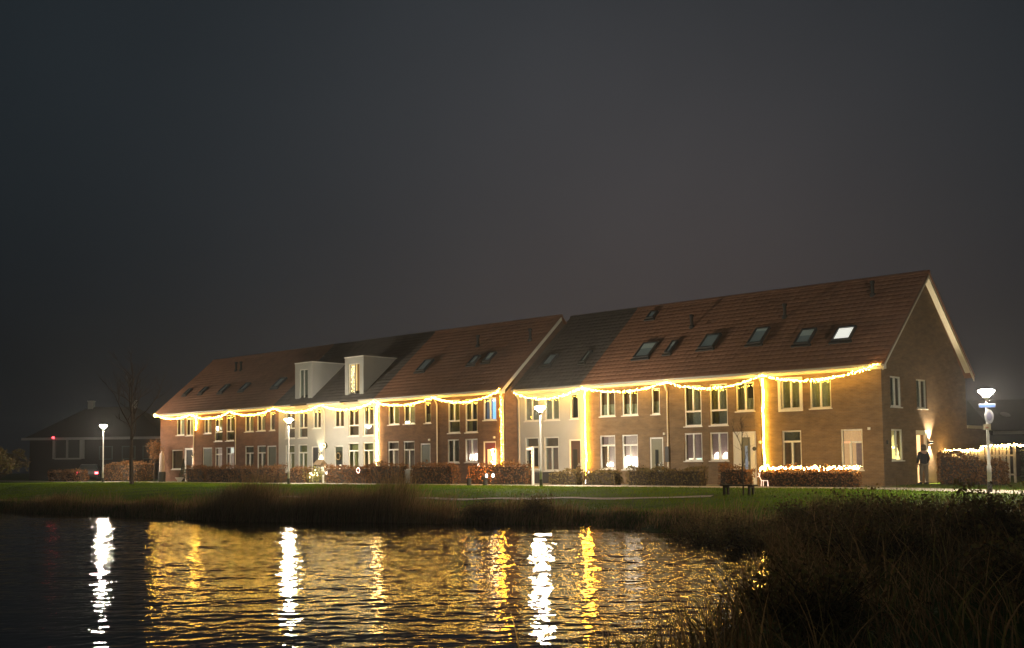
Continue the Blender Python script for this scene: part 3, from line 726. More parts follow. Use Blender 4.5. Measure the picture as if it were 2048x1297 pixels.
# house numbers plates, bells and little eaves lamps by the doors
for hn, x, yo, z in ((12,-.62,0,2.5),(11,-6.15,0,2.0),(10,-11.72,0,2.55),(8,-22.95,PRO,2.62),(7,-28.5,PRO,2.6)):
    m = MB(); m.box(x-.05, x+.05, yo-.1, yo-.002, z, z+.12); m.build('door_lamp', FRAME, HS[hn])
m = MB(); m.box(-11.66,-11.44,-.11,-.003,1.15,1.95); m.build('mailbox', DARKM, h10)
m = MB(); m.box(.005,.06,.34,.44,1.85,2.02); m.build('doorbell', DARKM, h12)
m = MB(); m.lathe([(.1,0),(.1,.03)], (0,0,0), 14); o = m.build('round_plate', DARKM, h11); o.rotation_euler = (math.radians(90),0,0); o.location = (-6.50,.02,1.75)

# ------------------------------------------------------------------ fairy lights
def garland(name, label, pts, per_m, rad, r_b, m, seed, group='fairy light garlands', cat='light garland'):
    """a wire with a loose bundle of small bulbs along pts"""
    r = np.random.default_rng(seed); P = [Vector(p) for p in pts]
    w = MB(); w.tube(P, .008, 5, False); g = w.build(name, WIRE); tag(g, label, cat, group)
    b = MB(); tot = sum((c-a).length for a, c in zip(P[:-1], P[1:]))
    for a, c in zip(P[:-1], P[1:]):
        n = max(1, int(round((c-a).length*per_m)))
        for i in range(n):
            o = r.normal(0, rad*.5, 3); q = a+(c-a)*((i+r.uniform(0,1))/n)
            b.octa((q.x+o[0], q.y+o[1], q.z+o[2]), r_b*r.uniform(.75, 1.25))
    tag(b.build('bulb', m, g), kind='stuff'); return g
def sag(a, b, s, n=14):
    return [(a[0]+(b[0]-a[0])*t, a[1]+(b[1]-a[1])*t, a[2]+(b[2]-a[2])*t-4*s*t*(1-t)) for t in [i/n for i in range(n+1)]]
YL = PRO-.54; YR = -.54
SW = [((-60.5,YL,5.32),(-55.30,YL,5.20),.28,'garland swag over the far end house, curled bright at its left tip'),
 ((-55.30,YL,5.20),(-49.8,YL,5.22),.42,'garland swag over the house with the white lit ground pane'),
 ((-49.8,YL,5.22),(-44.25,YL,5.24),.38,'garland swag just left of the white dormered pair'),
 ((-44.25,YL,5.24),(-38.75,YL,5.24),.40,'garland swag below the unlit dormer'),
 ((-38.75,YL,5.24),(-33.28,YL,5.20),.42,'garland swag below the lit dormer'),
 ((-33.28,YL,5.20),(-27.65,YL,5.20),.34,'garland swag over the house behind the utility cabinet'),
 ((-27.65,YL,5.20),(-22.0,YL,5.34),.46,'garland swag crossing the blue lit bedroom window'),
 ((-21.85,YR,5.22),(-16.85,YR,5.24),.46,'garland swag over the white house behind the mid row street lamp'),
 ((-16.85,YR,5.24),(-11.20,YR,5.24),.34,'garland swag over the brightly lit tall ground windows'),
 ((-11.20,YR,5.24),(-5.70,YR,5.24),.46,'garland swag over the house with the white boarded door surround'),
 ((-5.70,YR,5.24),(.12,YR,5.40),.46,'garland swag rising to the gable corner of the end house')]
for i, (a, b, s, lab) in enumerate(SW): garland('light_garland', lab, sag(a, b, s), 21, .06, .0225, BULB, 100+i)
garland('light_garland', 'knot of bright bulbs at the far left end of the eaves', [(-60.45,YL,5.30),(-60.75,YL,5.26),(-60.85,YL,5.38),(-60.6,YL,5.44)], 60, .05, .022, BULB, 140)
for i, (x, y, z0, z1, k, rd, mm, lab) in enumerate([
 (-55.1,PRO-.14,4.0,5.15,60,.06,BULB,'short column of fairy lights beside the far end house'),
 (-33.36,PRO-.14,1.1,5.15,42,.075,BULBW,'column of fairy lights at the edge of the white dormered pair'),
 (-22.30,PRO-.14,1.0,5.15,30,.06,BULBO,'column of fairy lights beside the glowing red doorway'),
 (-16.86,-.16,.35,5.15,60,.03,BULBO,'smooth amber rope light column between white and tan houses'),
 (-5.86,-.16,.4,5.15,55,.045,BULB,'column of fairy lights running down to the lit hedge')]):
    r = np.random.default_rng(i); n = 12
    pts = [(x+r.normal(0,.02), y, z1+(z0-z1)*j/n) for j in range(n+1)]
    garland('light_column', lab, pts, k, rd, .021, mm, 160+i, 'fairy light columns down the facade', 'light column')
r = np.random.default_rng(3)
hp = [(-4.75+4.75*i/40, -2.62+r.normal(0,.05), .84+r.normal(0,.035)) for i in range(41)]
garland('light_garland', 'cool white lights draped along the hedge of the end house', hp, 26, .07, .026, BULBW, 180)
fp = [(.1+1.75*i/10, 6.62, 1.55+.02*math.sin(i*2)) for i in range(11)]+[(1.95,6.62,1.72),(2.4,6.62,1.76),(2.9,6.62,1.75),(3.35,6.62,1.78)]
garland('light_garland', 'pinkish white lights along the top of the board fence', fp, 26, .06, .024, BULBW, 181)
garland('light_garland', 'white lights trailing down over the dark evergreen hedge', [(3.4,6.62,1.78),(3.6,6.9,1.74),(3.95,7.6,1.66),(4.5,8.6,1.58),(5.0,9.6,1.5)], 26, .05, .024, BULBW, 182)

# ------------------------------------------------------------------ street lamps
def street_lamp(label, loc, H):
    t = thing('street_lamp', label, 'street lamp', loc, 0, 'street lamps along the path')
    p = MB(); p.lathe([(.075,0),(.075,.9),(.052,.95),(.045,H-.62),(.04,H-.38)], n=12); p.build('pole', POLE, t, smooth=True)
    f = MB(); f.lathe([(.085,-.05),(.085,.34),(.077,.36)], n=12); f.build('base_sleeve', DARKM, t)
    c = MB(); c.lathe([(.05,H-.38),(.13,H-.30),(.13,H-.275),(.075,H-.27)], n=14); c.build('collar', POLE, t)  # collar added wide to block lamp light falling on the signs
    b = MB(); b.lathe([(.07,H-.27),(.23,H-.11),(.255,H-.085),(.255,H-.05),(.20,H-.03)], n=20); b.build('lamp_shade', LAMPM, t)
    k = MB(); k.lathe([(.20,H-.028),(.21,H-.015),(.12,H+.005),(.03,H+.01)], n=20); k.build('lamp_cap', DARKM, t)
    return t
street_lamp('mid row street lamp standing before the white house with dark plinth', (-15.25,-5.75,0), 4.03)
street_lamp('street lamp standing before the white house with the unlit dormer', (-36.3,-5.9,0), 4.15)
street_lamp('street lamp farthest left, before the dark hipped house', (-60.6,-6.0,0), 4.5)
sl = street_lamp('street lamp by the board fence, carrying blue, round and small signs', (7.11,-7.4,0), 3.62)
bl = mat('sign_blue', (.03,.06,.20), .4); wh = mat('sign_white', (.30,.31,.34), .4); gr = mat('sign_grey', (.14,.14,.22), .4); cm = mat('sign_cream', (.42,.36,.25), .4); rd = mat('sign_red', (.4,.08,.06), .4)
def signdisc(name, m, rx, rz, y0, y1, par):
    b = MB(); n = 24
    for y in (y0, y1):
        b.v += [(rx*math.cos(2*math.pi*k/n), y, rz*math.sin(2*math.pi*k/n)) for k in range(n)]
    b.f += [tuple(range(n)), tuple(range(2*n-1, n-1, -1))]+[(k, (k+1) % n, n+(k+1) % n, n+k) for k in range(n)]
    return b.build(name, m, par)
s1 = MB(); s1.box(-.27,.27,-.075,-.06,2.96,3.10); o1 = s1.build('street_name_sign', wh, sl); o1.rotation_euler = (0,0,math.radians(30))
s2 = MB(); s2.box(-.255,.255,-.082,-.076,2.975,3.085); s2.build('sign_face', bl, o1)
o2 = signdisc('round_sign', wh, .25, .25, -.085, -.07, sl); o2.location = (.0,0,2.65); o2.rotation_euler = (0,0,math.radians(74))
q = signdisc('sign_face', gr, .15, .15, -.090, -.0855, o2)
s3 = MB(); s3.box(-.12,.12,-.085,-.07,2.18,2.38); o3 = s3.build('sign_plate', cm, sl); o3.rotation_euler = (0,0,math.radians(10))
s4 = MB(); s4.box(-.05,.05,-.09,-.0855,2.25,2.28); s4.build('sign_mark', rd, o3)

# ------------------------------------------------------------------ hedges
def hedge(label, x0, x1, y0, y1, h, m, n, seed, lsize=.075, rz=0, loc=None, zb=0, taper=0, group='clipped hedges of the front gardens', core=True):
    cx, cy = (x0+x1)/2, (y0+y1)/2; L, D = x1-x0, y1-y0; r = np.random.default_rng(seed)
    t = thing('hedge', label, 'hedge', loc or (cx, cy, zb), rz, group)
    k = MB(); bx = [(-L/2+.1,-D/2+.1),(L/2-.1,-D/2+.1),(L/2-.1,D/2-.1),(-L/2+.1,D/2-.1)]
    hz = lambda u: h+taper*(u/L)
    k.hexa([(a,b,0) for a,b in bx]+[(a*.97,b*.9,hz(a)-.14) for a,b in bx]); k.build('branches', TWIG, t)
    s = r.choice(5, n, p=np.array([L*h,L*h*.4,L*D,D*h,D*h])/(L*h*1.4+L*D+2*D*h))
    u = r.uniform(-L/2,L/2,n); v = r.uniform(-D/2,D/2,n); z = r.uniform(.03,1,n)**.9*h; d = np.abs(r.normal(0,.055,n))
    X = np.where(s==3,-L/2+d,np.where(s==4,L/2-d,u)); Y = np.where(s==0,-D/2+d,np.where(s==1,D/2-d,v)); 
    top = h+taper*(X/L); Z = np.where(s==2, top-d, z*top/h)
    wob = .06*np.sin(X*3.1+seed)+.04*np.sin(X*7.3+seed*2)+.05*np.sin(X*1.3-seed)
    Z = Z+wob*Z/h*1.3+np.where((s==2)&(r.uniform(0,1,n)<.22), r.uniform(0,.16,n), 0); Y = Y+.05*np.sin(X*4.1+seed*1.7+Z*5)
    V, F, sh = leaf_cloud(np.stack([X,Y,Z],1), lsize, seed+1)
    tag(npmesh('leaves', V, F, m, t, sh), kind='stuff'); return t
HG = [(-53.2,-50.75,-3.2,-2.55,1.12,'low dense hedge before the house with the lit ground pane, left section'),
 (-50.65,-46.3,-3.2,-2.5,1.12,'hedge before the two red brown houses, left of a narrow gap'),
 (-45.8,-41.15,-3.2,-2.5,1.10,'hedge left of the gap showing a white wall'),
 (-40.2,-38.2,-3.2,-2.5,1.08,'short hedge between the white wall gap and the bird house'),
 (-36.2,-31.9,-3.2,-2.5,1.06,'hedge with a small lit wreath on its face'),
 (-31.8,-28.75,-3.2,-2.5,1.20,'hedge left of the grey utility cabinet'),
 (-27.9,-24.3,-3.2,-2.5,1.14,'hedge between the utility cabinet and the bare gap'),
 (-23.3,-18.8,-3.0,-2.3,1.12,'hedge wrapped in amber lights at its left end'),
 (-17.3,-15.4,-2.8,-2.1,.74,'low shaggy hedge before the brown front door'),
 (-14.95,-12.85,-2.8,-2.1,.76,'low shaggy hedge before the bright tall windows'),
 (-12.2,-7.75,-2.8,-2.1,.84,'wide hedge before the tan houses, olive leaves'),
 (-6.8,-5.2,-2.9,-2.2,.90,'hedge behind the bench and sapling'),
 (-4.55,-.0,-2.95,-2.25,.78,'hedge of the end house topped by cool white lights')]
for i, (x0, x1, y0, y1, hh, lab) in enumerate(HG):
    hedge(lab, x0, x1, y0, y1, hh, LEAFO if i in (8,9,10) else LEAFR, int(620*(x1-x0)), 30+i)
hedge('tall copper beech hedge in front of the board fence', 1.25, 4.15, 2.75, 3.55, 1.22, LEAFR, 3200, 60, .085, taper=-.42, group=None)
hedge('dark evergreen hedge at the right edge of the picture', 3.6, 6.8, 6.75, 9.6, 1.62, LEAFG, 6000, 61, .09, group=None)
hedge('brown garden shrubs past the far left end of the row', -66.5, -61.3, -3.0, -1.2, 1.5, LEAFR, 3000, 62, .1, group=None)
hedge('low hedge before the parked cars on the far left', -73, -67, -4.8, -4.0, .9, LEAFR, 2500, 63, .1, group=None)

# lights tucked into the hedge by the red door
r = np.random.default_rng(9)
pl = [(-23.25+.5*math.sin(i*1.9)*.3+i*.13, -3.06, .12+.95*abs(math.sin(i*1.13))) for i in range(16)]+[(-22.3+i*.18,-3.06,.3+.1*math.sin(i*2)) for i in range(6)]
lg_ = garland('light_garland', 'amber lights wound through the left end of the hedge by the red door', pl, 9, .06, .018, emat('amber_soft_bulb',(1,.27,.03),2.6), 190)
for q_ in ((-23.15,-3.3,.85),(-22.6,-3.35,.4),(-21.9,-3.35,.75),(-21.2,-3.35,.45),(-22.6,-2.6,1.25)):
    l_ = bpy.data.lights.new('lamp_light', 'POINT'); l_.energy = 7; l_.color = (1,.36,.08); l_.shadow_soft_size = .03; link('lamp_light', l_, lg_).location = q_  # added point lights without bodies, boosting the soft bulbs' amber glow
# ------------------------------------------------------------------ things in the front gardens
def lantern(label, x, y, z, s, m, posted=False):
    t = thing('garden_lantern', label, 'lantern', (x,y,z), 0, None)
    b = MB(); b.lathe([(.10*s,0),(.10*s,.03*s)], n=10); b.lathe([(.12*s,.30*s),(.02*s,.42*s)], n=10)
    for k in range(4):
        a = math.pi/4+math.pi/2*k; b.tube([(.09*s*math.cos(a),.09*s*math.sin(a),.03*s),(.09*s*math.cos(a),.09*s*math.sin(a),.30*s)], .01*s, 4)
    b.build('frame', DARKM, t); g = MB(); g.lathe([(.055*s,.04*s),(.075*s,.12*s),(.07*s,.24*s),(.03*s,.29*s)], n=10); g.build('glass', m, t)
    if posted:
        p = MB(); p.tube([(0,0,-z),(0,0,0)], .02, 6); p.build('post', DARKM, t)
    return t
lantern('round white garden light on a post, left of a pair at the lit hedge', -21.43,-3.3,.36,.8,GLOWW,True)
lantern('round white garden light on a post, right of a pair at the lit hedge', -20.93,-3.3,.38,.8,GLOWW,True)
lantern('white lantern on top of a small dark box at the amber column', -16.35,-.62,.44,.9,GLOWW)
lantern('white lantern on the paving below the amber column', -15.75,-1.55,.012,.9,GLOWW)
b = MB(); b.box(-16.5,-16.2,-.77,-.47,.012,.44); tag(b.build('planter_box', mat('red_box',(.12,.03,.025),.6)), 'small dark red box at the foot of the amber light column', 'planter')
lantern('white lantern hanging below the bird house by the white wall', -36.85,-2.5,.55,.8,GLOWW,True)
def bollard(label, x, y, h):
    b = MB(); b.lathe([(.13,-.1),(.13,h*.72),(.145,h*.72),(.145,h*.86),(.12,h*.9),(.10,h)], (x,y,float(ground_z(x,y))), 12)
    return tag(b.build('bollard', WOODD), label, 'bollard', 'bollards on the grass edge')
bollard('dark stubby bollard standing left of the lit hedge', -20.25,-5.85,.42); bollard('dark stubby bollard standing before the pair of round garden lights', -19.3,-5.6,.46)
c = thing('utility_cabinet', 'pale grey utility cabinet standing in the hedge row', 'cabinet', (-28.33,-2.85,0))
b = MB(); b.box(-.24,.24,-.16,.16,.05,.80); b.build('body', mat('cabinet_grey',(.36,.40,.40),.5,noise=.08,nscale=4), c)
b = MB(); b.box(-.27,.27,-.19,.19,.80,.85); b.build('lid', GUTTER, c); b = MB(); b.box(-.2,.2,-.13,.13,0,.05); b.build('base', DARKM, c)
b = MB(); b.box(-.21,-.005,-.168,-.161,.10,.76); b.box(.005,.21,-.168,-.161,.10,.76); b.build('door', mat('cabinet_door',(.40,.44,.44),.45), c)
# white post with cross board
c = thing('garden_post', 'white wooden post with a short cross board, lit warm', 'post', (-18.13,-3.12,0))
b = MB(); b.box(-.05,.05,-.05,.05,0,2.05); b.build('post', FRAME, c); b = MB(); b.box(-.42,.12,-.075,-.052,1.86,1.98); b.build('cross_board', FRAME, c)
garland('light_garland', 'orange light string hung on the white garden post', [(-18.13,-3.2,.95),(-18.13,-3.2,1.99),(-18.5,-3.23,1.92)], 22, .02, .02, emat('orange_soft_bulb',(1,.5,.2),14), 191)
# bird house on a post
c = thing('bird_house', 'wooden bird house with pitched roof on a post beside the wall lamp', 'bird house', (-37.42,-2.6,0))
b = MB(); b.tube([(0,0,0),(0,0,1.05)], .04, 6); b.build('post', WOODD, c)
b = MB(); b.box(-.22,.22,-.16,.16,1.05,1.22); b.build('body', WOODP, c)
b = MB(); b.quad((-.45,-.3,1.2),(.45,-.3,1.2),(.33,0,1.55),(-.33,0,1.55)); b.quad((.45,.3,1.2),(-.45,.3,1.2),(-.33,0,1.55),(.33,0,1.55)); b.quad((-.45,.3,1.2),(-.45,-.3,1.2),(-.33,0,1.55)); b.quad((.45,-.3,1.2),(.45,.3,1.2),(.33,0,1.55)); b.quad((-.45,-.3,1.2),(-.45,.3,1.2),(.45,.3,1.2),(.45,-.3,1.2))
b.build('roof', mat('bird_house_roof',(.14,.10,.06),.8), c)
r = np.random.default_rng(21); P = r.normal(0,1,(900,3))*np.array([.42,.3,.28])+np.array([-37.75,-2.7,.5]); P[:,2] = np.clip(P[:,2],.05,1.1)
V, F, sh = leaf_cloud(P, .075, 22); lb = npmesh('shrub', V, F, mat('yellow_leaf',(.3,.28,.06),.7,shade=[(.10,.10,.02),(.30,.27,.06),(.42,.36,.09)]), None, sh); tag(lb, 'small yellow green shrub lit by bulbs beneath the bird house', 'shrub')
garland('light_garland', 'white bulbs scattered over the yellow green shrub', [(-38.0,-3.05,.35),(-37.8,-3.05,.75),(-37.55,-3.05,.45),(-37.3,-3.05,.85),(-37.0,-3.05,.5)], 9, .08, .03, emat('shrub_bulb',(1,.82,.45),16), 192)
b = MB(); b.lathe([(.05,0),(.06,.1),(.05,.4),(.07,.45),(.04,.55)], (-36.35,-3.15,.0), 8); tag(b.build('garden_ornament', FRAME), 'small white upright ornament at the corner of the hedge', 'ornament')
# wreaths
def wreath(label, loc, R, rr_, m, bm, rz=0):
    b = MB(); n = 20; pts = [(R*math.cos(2*math.pi*k/n), 0, R*math.sin(2*math.pi*k/n)) for k in range(n+1)]
    b.tube(pts, rr_, 6, False); w = b.build('wreath', m); w.location = loc; tag(w, label, 'wreath')
    l = MB(); r = np.random.default_rng(int(abs(loc[0])*7))
    for k in range(26):
        a = 2*math.pi*k/26; l.octa((R*math.cos(a)+r.normal(0,.015), -rr_-.01, R*math.sin(a)+r.normal(0,.015)), .022)
    tag(l.build('bulb', bm, w), kind='stuff'); return w
wreath('small pinkish lit wreath on the face of a hedge', (-32.55,-3.30,.83), .15, .05, WIRE, emat('pink_bulb',(1,.6,.5),7))
wreath('pale yellow lit wreath on the white wall beside the wall lamp', (-38.85,PRO-.09,2.5), .15, .06, LEAFG, emat('wreath_bulb',(1,.85,.5),6))
wreath('leafy wreath hung on the dark green door of the white house', (-37.45,PRO+.0,1.75), .22, .07, LEAFO, emat('wreath_dim_bulb',(1,.7,.4),.12))
# wire reindeer with lights at the amber hedge end
c = thing('light_figure', 'small lit wire reindeer figure at the left end of the lit hedge', 'light figure', (-4.15,-3.2,.03))
b = MB()
for p in ([(-.16,0,.25),(.16,0,.25)], [(-.16,0,.25),(-.18,0,0)], [(-.10,.06,.25),(-.10,.06,0)], [(.16,0,.25),(.18,0,0)], [(.12,.06,.25),(.12,.06,0)], [(-.16,0,.25),(-.26,0,.45)], [(-.26,0,.45),(-.36,0,.42)], [(-.25,0,.45),(-.22,0,.60)], [(-.25,0,.45),(-.31,0,.60)]): b.tube(p, .014, 5)
b.build('body', emat('figure_glow',(1,.70,.55),1.6), c)
# white pillar at the far end, bowl
c = thing('garden_pillar', 'narrow pale pillar on a dark base at the far end of the row', 'pillar', (-57.7,-2.6,0))
b = MB(); b.lathe([(.30,0),(.30,.75),(.26,.78)], n=10); b.build('base', DARKM, c); b = MB(); b.lathe([(.22,.78),(.20,1.6),(.15,2.2),(.03,2.4)], n=10); b.build('pillar', mat('pale_cloth',(.62,.50,.46),.8), c)
b = MB(); b.lathe([(.12,0),(.16,.1),(.30,.3),(.32,.36),(.28,.36)], (-53.6,-3.45,.0), 14); tag(b.build('planter_bowl', FRAME), 'white bowl shaped planter near the far end house', 'planter')

# ------------------------------------------------------------------ wall lamps
def wall_lamp(label, loc, ax, e, col, up, down, size=1.0):
    """up-and-down light: dark cylinder with two glowing faces and its own two spots"""
    t = thing('wall_lamp', label, 'wall lamp', loc, 0, 'wall lamps beside doors')
    b = MB(); b.lathe([(.06*size,-.05),(.06*size,.05)], n=10); b.tube([(0,0,0),tuple(-.1*Vector(ax))], .025, 6); b.build('body', DARKM, t)
    for s, z in ((1,.052),(-1,-.052)):
        g = MB(); n = 12; g.v = [(.05*size*math.cos(2*math.pi*k/n), .05*size*math.sin(2*math.pi*k/n), z) for k in range(n)]; g.f = [tuple(range(n))]
        g.build('lens', emat('lens_'+label[:6], col, 30), t)
        pw = up if s > 0 else down
        l = bpy.data.lights.new('lamp_light', 'SPOT'); l.energy = pw; l.color = col; l.spot_size = math.radians(92); l.spot_blend = .6; l.shadow_soft_size = .05
        lo = link('lamp_light', l, t); lo.location = (0,0,z*1.3); lo.rotation_euler = ((math.pi if s > 0 else 0),0,0)
    return t
wall_lamp('up and down wall lamp right of the open side door', (.11,5.12,1.95), (1,0,0), 1, (1,.80,.52), 1300, 1100, 1.8)
wall_lamp('wall lamp beside the dark door of the white house with the unlit dormer', (-39.38,PRO-.11,2.0), (0,-1,0), 1, (1,.84,.48), 260, 1300, 1.6)
wall_lamp('wall lamp beside the dark door of the far end house', (-55.72,PRO-.11,2.0), (0,-1,0), 1, (1,.80,.60), 200, 500, 1.4)
# small lit tree silhouette by the far door
c = thing('christmas_tree', 'small dark christmas tree standing before the far wall lamp', 'christmas tree', (-55.95,-1.75,0))
b = MB(); b.lathe([(.14,0),(.16,.25)], n=8); b.build('pot', WOODD, c)
r = np.random.default_rng(31); z = r.uniform(0,1,700); a = r.uniform(0,6.28,700); q = (1-z)*.36*np.sqrt(r.uniform(.2,1,700))
V, F, sh = leaf_cloud(np.stack([q*np.cos(a), q*np.sin(a), .28+z*1.5],1), .07, 32); npmesh('foliage', V, F, LEAFG, c, sh)

# ------------------------------------------------------------------ lamps and ornaments standing in lit windows
def window_lamp(label, x, y, z, m, w=.17, h=.30, group='lamps on window sills'):
    t = thing('window_lamp', label, 'window lamp', (x,y,z), 0, group)
    b = MB(); b.lathe([(.07,0),(.07,.02),(.02,.05),(.02,.12)], n=8); b.build('base', DARKM, t)
    s = MB(); s.lathe([(w*.6,.10),(w*.75,.16),(w*.62,.10+h),(w*.3,.12+h)], n=12); s.build('lamp_shade', m, t); return t
window_lamp('left of two white lamps behind the ground window of the blue lit house', -25.08,PRO+.24,1.28,GLOWW,.17,.34)
window_lamp('right of two white lamps behind the ground window of the blue lit house', -24.66,PRO+.24,1.28,GLOWW,.2,.36)
window_lamp('tall white lamp in the brightest ground window, left side', -14.22,.22,.82,GLOWW,.26,.55)
window_lamp('broad white lamp in the brightest ground window, right side', -13.72,.22,.82,GLOWW,.32,.48)
window_lamp('small lamp low in the tall window left of the brightest one', -15.5,.24,.84,GLOWW,.25,.2)
window_lamp('pair of candles glowing in the glazed door of the white house', -37.35,PRO+.03,.45,GLOWW,.14,.6)
def light_bar(label, x0, x1, y, z, m):
    b = MB(); b.box(x0, x1, y-.03, y+.03, z, z+.07); return tag(b.build('light_strip', m), label, 'light strip')
light_bar('white strip light on the sill of the left pink ground window', -10.40,-9.98,.22,1.26,emat('strip_glow',(1,.78,.62),2.2)); light_bar('greenish white strip light on the sill of the left pink ground window', -9.92,-9.52,.22,1.26,emat('strip_glow_green',(.8,1,.85),1.6))
def candle_arch(label, x, y, z, n, w):
    t = thing('candle_arch', label, 'candle arch', (x,y,z), 0, 'candle arches on a sill')
    b = MB(); b.box(-w/2,w/2,-.03,.03,0,.04); b.build('base', FRAME, t); g = MB()
    for i in range(n):
        u = -w/2+w*(i+.5)/n; h = .12+.20*math.cos(math.pi*u/w/1.05); b2 = g; b2.lathe([(.014,.04),(.014,h),(.022,h+.02),(.004,h+.06)], (u,0,0), 6)
    g.build('candle', GLOWW, t)
    s = MB(); s.box(-w/2,w/2,-.04,-.031,.0,.11); s.build('glow_strip', emat('arch_glow',(1,.75,.55),3), t); return t
candle_arch('left candle arch in the right pink ground window', -8.72,.22,1.24,7,.40); candle_arch('right candle arch in the right pink ground window', -8.22,.22,1.24,7,.38)
window_lamp('small white lamp above the right candle arch', -8.06,.24,1.62,GLOWW,.09,.12)
t = thing('pendant_lamp', 'conical pendant lamp glowing behind the first floor window of the white dormered house', 'pendant lamp', (-34.62,PRO+.23,3.52))
b = MB(); b.lathe([(.03,0),(.2,.16),(.21,.2)], n=12); b.build('lamp_shade', GLOWW, t); b = MB(); b.tube([(0,0,.2),(0,0,1.3)], .008, 4); b.build('cord', WIRE, t)
t = thing('christmas_tree', 'glowing christmas tree in the ground window of the gable wall', 'christmas tree', (-.24,1.62,1.14))
b = MB(); b.lathe([(.28,.02),(.20,.3),(.24,.3),(.14,.65),(.17,.65),(.02,1.15)], n=10); b.build('foliage', emat('tree_glow',(1,.80,.32),1.5), t)
l = MB(); r = np.random.default_rng(8)
for k in range(40):
    zz = r.uniform(.05,1.0); a = r.uniform(0,6.28); l.octa((.27*(1-zz*.9)*math.cos(a), .27*(1-zz*.9)*math.sin(a), zz), .02)
tag(l.build('bulb', GLOWY, t), kind='stuff')
window_lamp('left lamp in the ground window of the gable wall', -.2,1.02,1.14,GLOWY,.14,.55)
b = MB(); b.tube([(-38.9,PRO-.10,.03),(-38.9,PRO-.10,2.2)], .05, 8)

# open fuse of strings inside the dormer and the red doorway
garland('light_garland', 'warm string lights hanging in the left half of the lit dormer window', [(-36.30,PRO+.2,7.75),(-36.28,PRO+.2,5.8),(-36.05,PRO+.2,5.8),(-36.05,PRO+.2,7.75)], 16, .05, .03, emat('dormer_bulb',(1,.74,.40),10), 193)
garland('light_garland', 'light string leaning right of the red door panel', [(-23.02,PRO-.12,2.0),(-22.98,PRO-.12,1.5),(-22.9,PRO-.12,1.0),(-22.88,PRO-.12,.75)], 40, .08, .03, BULBW, 194)
lantern('white lantern on the doorstep left of the red door', -23.95,PRO-.35,.9,.9,GLOWW,True)

# ------------------------------------------------------------------ board fence, shed
t = thing('board_fence', 'pale vertical board fence running from the gable, lights on top', 'fence', (0,6.7,0))
pb = MB(); pb.box(-.06,.06,-.011,.011,0,1.5); pm = pb.build('plank', WOODP, t).data
bpy.data.objects.remove(t.children[0])
xk = .12; k = 0
while xk < 3.25:
    o = link('plank', pm, t); o.location = (xk,(0 if k % 2 else .035),.05); hh = 1.0 if xk < 1.9 else 1.13
    o.scale = (1,1,hh*(1+.015*math.sin(k*2.1))); xk += .165; k += 1
rl = MB(); rl.box(.02,3.3,.05,.09,.35,.43); rl.box(.02,3.3,.05,.09,1.25,1.33); rl.build('rail', WOODP, t)
for x in (.03,1.88,3.36):
    p = MB(); p.box(x-.05,x+.05,-.03,.09,0,1.6 if x < 1.5 else 1.78); p.build('post', WOODP, t)
t = thing('garden_shed', 'dark garden shed with pale sloping roof edge beyond the fence', 'shed', (-3.3,23.6,0), math.radians(-43))
b = MB(); b.box(-1.2,1.2,0,2.4,0,1.75); b.build('wall', WOODD, t)
b = MB(); b.quad((-1.4,-.2,2.62),(-1.4,2.6,2.62),(1.4,2.6,1.62),(1.4,-.2,1.62)); b.quad((-1.4,-.2,2.54),(1.4,-.2,1.54),(1.4,2.6,1.54),(-1.4,2.6,2.54)); b.build('roof', SLATE, t)
b = MB(); b.hexa([(-1.4,-.25,2.48),(1.4,-.25,1.48),(1.4,-.21,1.48),(-1.4,-.21,2.48),(-1.4,-.25,2.66),(1.4,-.25,1.66),(1.4,-.21,1.66),(-1.4,-.21,2.66)]); b.build('bargeboard', FASCIA, t)

# ------------------------------------------------------------------ neighbouring houses
t = thing('house', 'dark house with one round dim roof window beyond the fence', 'house', (-10.2,44.3,0), math.radians(43))
b = MB(); b.box(0,14,.4,9,-.3,3.2); b.build('wall', mat('far_brick',(.10,.09,.085),.9,noise=.2,nscale=1.5), t)
b = MB(); b.quad((-.3,0,3.3),(14.3,0,3.3),(14.3,4.7,6.05),(-.3,4.7,6.05)); b.quad((14.3,9.4,3.3),(-.3,9.4,3.3),(-.3,4.7,6.05),(14.3,4.7,6.05)); b.quad((-.3,0,3.3),(-.3,4.7,6.05),(-.3,9.4,3.3)); b.build('roof', TILE_D, t)
b = MB(); b.box(-.3,14.3,-.05,0,3.0,3.28); b.build('fascia', FASCIA, t)
b = MB(); b.lathe([(.02,0),(.42,.0),(.42,.05),(.02,.06)], (0,0,0), 14); o = b.build('skylight', mat('far_window',(.12,.11,.10),.3,emit=(.9,.75,.55),es=.02), t); o.location = (1.75,2.25,4.66); o.rotation_euler = (math.radians(30),0,0)
t = thing('house', 'dark hipped roof house with two pale chimneys at far left', 'house', (-80.0,2.9,0), math.radians(42.8))
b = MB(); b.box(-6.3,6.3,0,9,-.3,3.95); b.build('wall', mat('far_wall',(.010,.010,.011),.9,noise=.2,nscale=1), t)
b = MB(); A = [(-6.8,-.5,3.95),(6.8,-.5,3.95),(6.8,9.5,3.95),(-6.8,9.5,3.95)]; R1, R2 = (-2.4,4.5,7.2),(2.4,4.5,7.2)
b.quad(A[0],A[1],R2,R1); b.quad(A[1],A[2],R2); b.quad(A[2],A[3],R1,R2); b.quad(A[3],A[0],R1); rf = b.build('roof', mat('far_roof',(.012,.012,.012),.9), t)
for x in (-2.15,2.15):
    c = MB(); c.box(x-.25,x+.25,4.2,4.8,6.6,7.75); c.box(x-.3,x+.3,4.15,4.85,7.75,7.85); c.build('chimney', STUCCO, rf)
b = MB(); b.box(-6.85,6.85,-.62,-.51,3.82,4.06); b.build('fascia', mat('far_fascia',(.25,.25,.26),.6), t)
b = MB(); 
